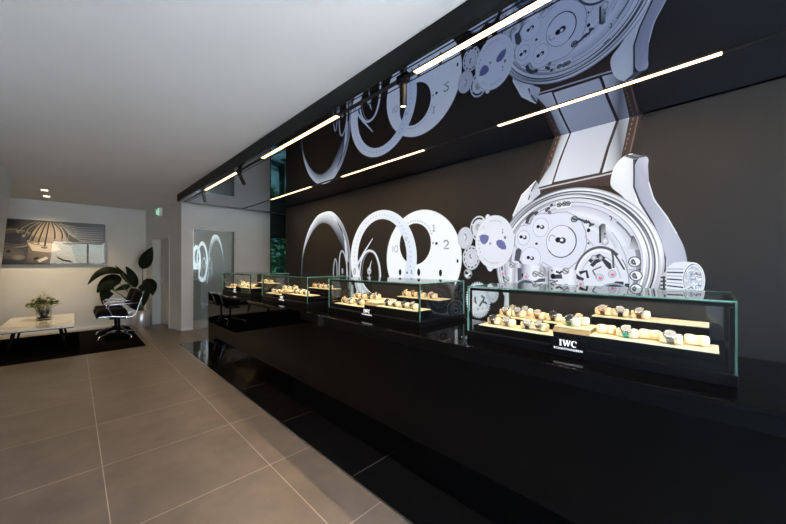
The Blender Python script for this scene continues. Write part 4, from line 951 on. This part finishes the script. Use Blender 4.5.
# big leafy plant in a steel pot
pl = empty('potted_palm', (1.056, 8.95, .0005)); tag(pl, 'tall large-leafed plant in a brushed steel pot in the corner', 'plant')
b = MB(); b.lathe([(.150, 0), (.155, .004), (.155, .36), (.150, .362), (.146, .36), (.146, .32)], 32, cap=False); b.bm.faces.new([v for v in b.bm.verts if abs(v.co.z) < 1e-6][:32]); b.build('pot', mat('pot_satin_metal', rgb(205, 206, 208), .38, .7), pl)
b = MB(); b.lathe([(.145, .325), (.09, .345), (.0001, .35)], 24, cap=False); b.build('soil', M_soil, pl)
LV, TV = Vector((.99, -.13, 0))*.77, Vector((-.13, -.99, 0))       # along the wall, out into the room
def bez(a, b_, c, n): return [a.lerp(b_, i/n).lerp(b_.lerp(c, i/n), i/n) for i in range(n+1)]
def leaf(b0, c, t, wid, root, face=(0, 1, .3)):
    """b0, c, t: blade base, control and tip as (along wall, out, up); root: where the stalk leaves the soil"""
    P = lambda q: LV*q[0] + TV*q[1] + Vector((0, 0, q[2]))
    b0, c, t, r0 = P(b0), P(c), P(t), P(root)
    fv = P(face).normalized()
    mid = r0.lerp(b0, .55); mid.x = r0.x*.75+b0.x*.25; mid.y = r0.y*.75+b0.y*.25
    st = bez(r0, mid, b0, 12); b = MB(); b.tube(st, [.014-.008*i/12 for i in range(13)], 8); b.build('stalk', M_stalk, pl)
    N_ = 18; pts = bez(b0, c, t, N_); rows = []
    for i, p in enumerate(pts):
        d = (pts[min(N_, i+1)]-pts[max(0, i-1)]).normalized(); side = d.cross(fv).normalized(); up = side.cross(d).normalized()
        q = i/N_; w = wid/2*max(.02, math.sin(PI*q**.72))**.75
        rows.append([p + side*(w*s_) - up*(.25*w*abs(s_)**1.6) + up*.004*math.sin(q*40)*abs(s_) for s_ in (-1, -.8, -.55, -.28, 0, .28, .55, .8, 1)])
    b = MB(); b.grid(rows); o = b.build('leaf', M_green, pl)
    sm = o.modifiers.new('thickness', 'SOLIDIFY'); sm.thickness = .003; sm.offset = 0
leaf((.04, 0, 1.27), (.10, .02, 1.50), (.26, .04, 1.76), .25, (.03, 0, .33))
leaf((-.42, -.02, 1.17), (-.82, -.03, 1.42), (-1.12, -.04, .95), .17, (-.03, 0, .33), (.1, 1, .55))
leaf((-.47, -.03, .96), (-.66, -.04, 1.10), (-.94, -.05, .78), .36, (-.06, .0, .33))
leaf((-.66, -.06, .84), (-.76, -.06, .86), (-.82, -.05, .52), .24, (-.07, -.03, .33))
leaf((-.24, -.02, .88), (-.34, -.03, .92), (-.58, -.04, .80), .13, (-.05, 0, .33))
leaf((-.13, -.02, .86), (-.16, -.02, 1.12), (-.34, -.02, 1.33), .17, (0, 0, .33))
leaf((-.22, -.06, .92), (-.36, -.07, 1.12), (-.57, -.08, 1.35), .10, (-.02, 0, .33))
leaf((.02, .05, .93), (.28, .10, 1.02), (.26, .14, .68), .27, (.05, .02, .33))
leaf((.05, .10, .95), (.11, .14, .85), (.07, .17, .46), .22, (.02, .06, .33))

# ------------------------------------------------------------------ trees outside the tinted windows
def tree(x, y, h, r_, seed, label):
    t = empty('tree', (x, y, -.14)); tag(t, label, 'tree', 'trees outside the tinted windows')
    rn = random.Random(seed); b = MB(); b.tube([(0, 0, 0), (.05, .03, h*.35), (0, .05, h*.6)], [.12, .09, .05], 9)
    b.build('trunk', M_bark, t); f = MB()
    for i in range(2200):
        d = Vector([rn.gauss(0, 1) for _ in range(3)]).normalized()*r_*rn.random()**.4
        c = Vector((0, 0, h*.62))+Vector((d.x, d.y, d.z*1.25)); s = rn.uniform(.08, .19)*r_/1.7
        m_ = Matrix.Translation(c) @ Matrix.Rotation(rn.uniform(0, 6.3), 4, 'Z') @ Matrix.Rotation(rn.uniform(-1.3, 1.3), 4, 'X')
        f.face([m_ @ Vector(v) for v in ((-s, 0, 0), (0, -s*.5, .01), (s, 0, 0), (0, s*.5, .01))])
    f.build('foliage', M_tree, t)
tree(5.6, 11.6, 4.6, 1.7, 1, 'bushy green tree beyond the glass door at the end of the black wall')
tree(9.6, 16.4, 8.0, 2.6, 3, 'tallest green tree, farthest beyond the glass door')
tree(7.2, 8.2, 4.6, 1.8, 2, 'green tree outside the side window, seen in the mirror')

# ------------------------------------------------------------------ world, daylight, camera
w = bpy.data.worlds.new('sky'); scn.world = w; w.use_nodes = True; nt = w.node_tree
bg = nt.nodes['Background']
sky = nt.nodes.new('ShaderNodeTexSky'); sky.sky_type = 'NISHITA'; sky.sun_disc = False; sky.sun_elevation = math.radians(48); sky.sun_rotation = math.radians(200)
tint = nt.nodes.new('ShaderNodeMix'); tint.data_type = 'RGBA'; tint.blend_type = 'MULTIPLY'; tint.inputs[0].default_value = 1; tint.inputs[7].default_value = (.80, .95, 1.2, 1)
nt.links.new(sky.outputs[0], tint.inputs[6]); nt.links.new(tint.outputs[2], bg.inputs[0]); bg.inputs[1].default_value = 1.5
sl = bpy.data.lights.new('sun', 'SUN'); sl.energy = 238; sl.angle = .01; sl.color = (.97, .98, 1)
so = bpy.data.objects.new('sun', sl); C.objects.link(so); so.rotation_euler = Vector((.5, -.03, -.85)).to_track_quat('-Z', 'Y').to_euler()
def portal(loc, rot, sx, sy):
    ld = bpy.data.lights.new('sky_portal', 'AREA'); ld.shape = 'RECTANGLE'; ld.size = sx; ld.size_y = sy; ld.cycles.is_portal = True
    lo = bpy.data.objects.new('sky_portal', ld); C.objects.link(lo); lo.location = loc; lo.rotation_euler = rot
portal(((WX0+WX1)/2, -2.05, 1.25), (math.radians(90), 0, 0), WX1-WX0, 2.4)   # light goes along +Y
cam = bpy.data.cameras.new('camera'); co_ = bpy.data.objects.new('camera', cam); C.objects.link(co_)
co_.location = (0, 0, 1.38); co_.rotation_euler = (PI/2, 0, -PI/4)
cam.sensor_width = 36; cam.lens = 36*319.4/786; cam.shift_y = 2/786; cam.clip_start = .05
scn.camera = co_
scn.view_settings.view_transform = 'Standard'; scn.view_settings.look = 'None'; scn.view_settings.gamma = 1; scn.view_settings.use_curve_mapping = False
scn.view_settings.exposure = 0.0
cy_ = scn.cycles; cy_.use_denoising = True; cy_.max_bounces = 10; cy_.diffuse_bounces = 5; cy_.glossy_bounces = 6; cy_.transparent_max_bounces = 24; cy_.caustics_reflective = False; cy_.caustics_refractive = False; cy_.sample_clamp_indirect = 0
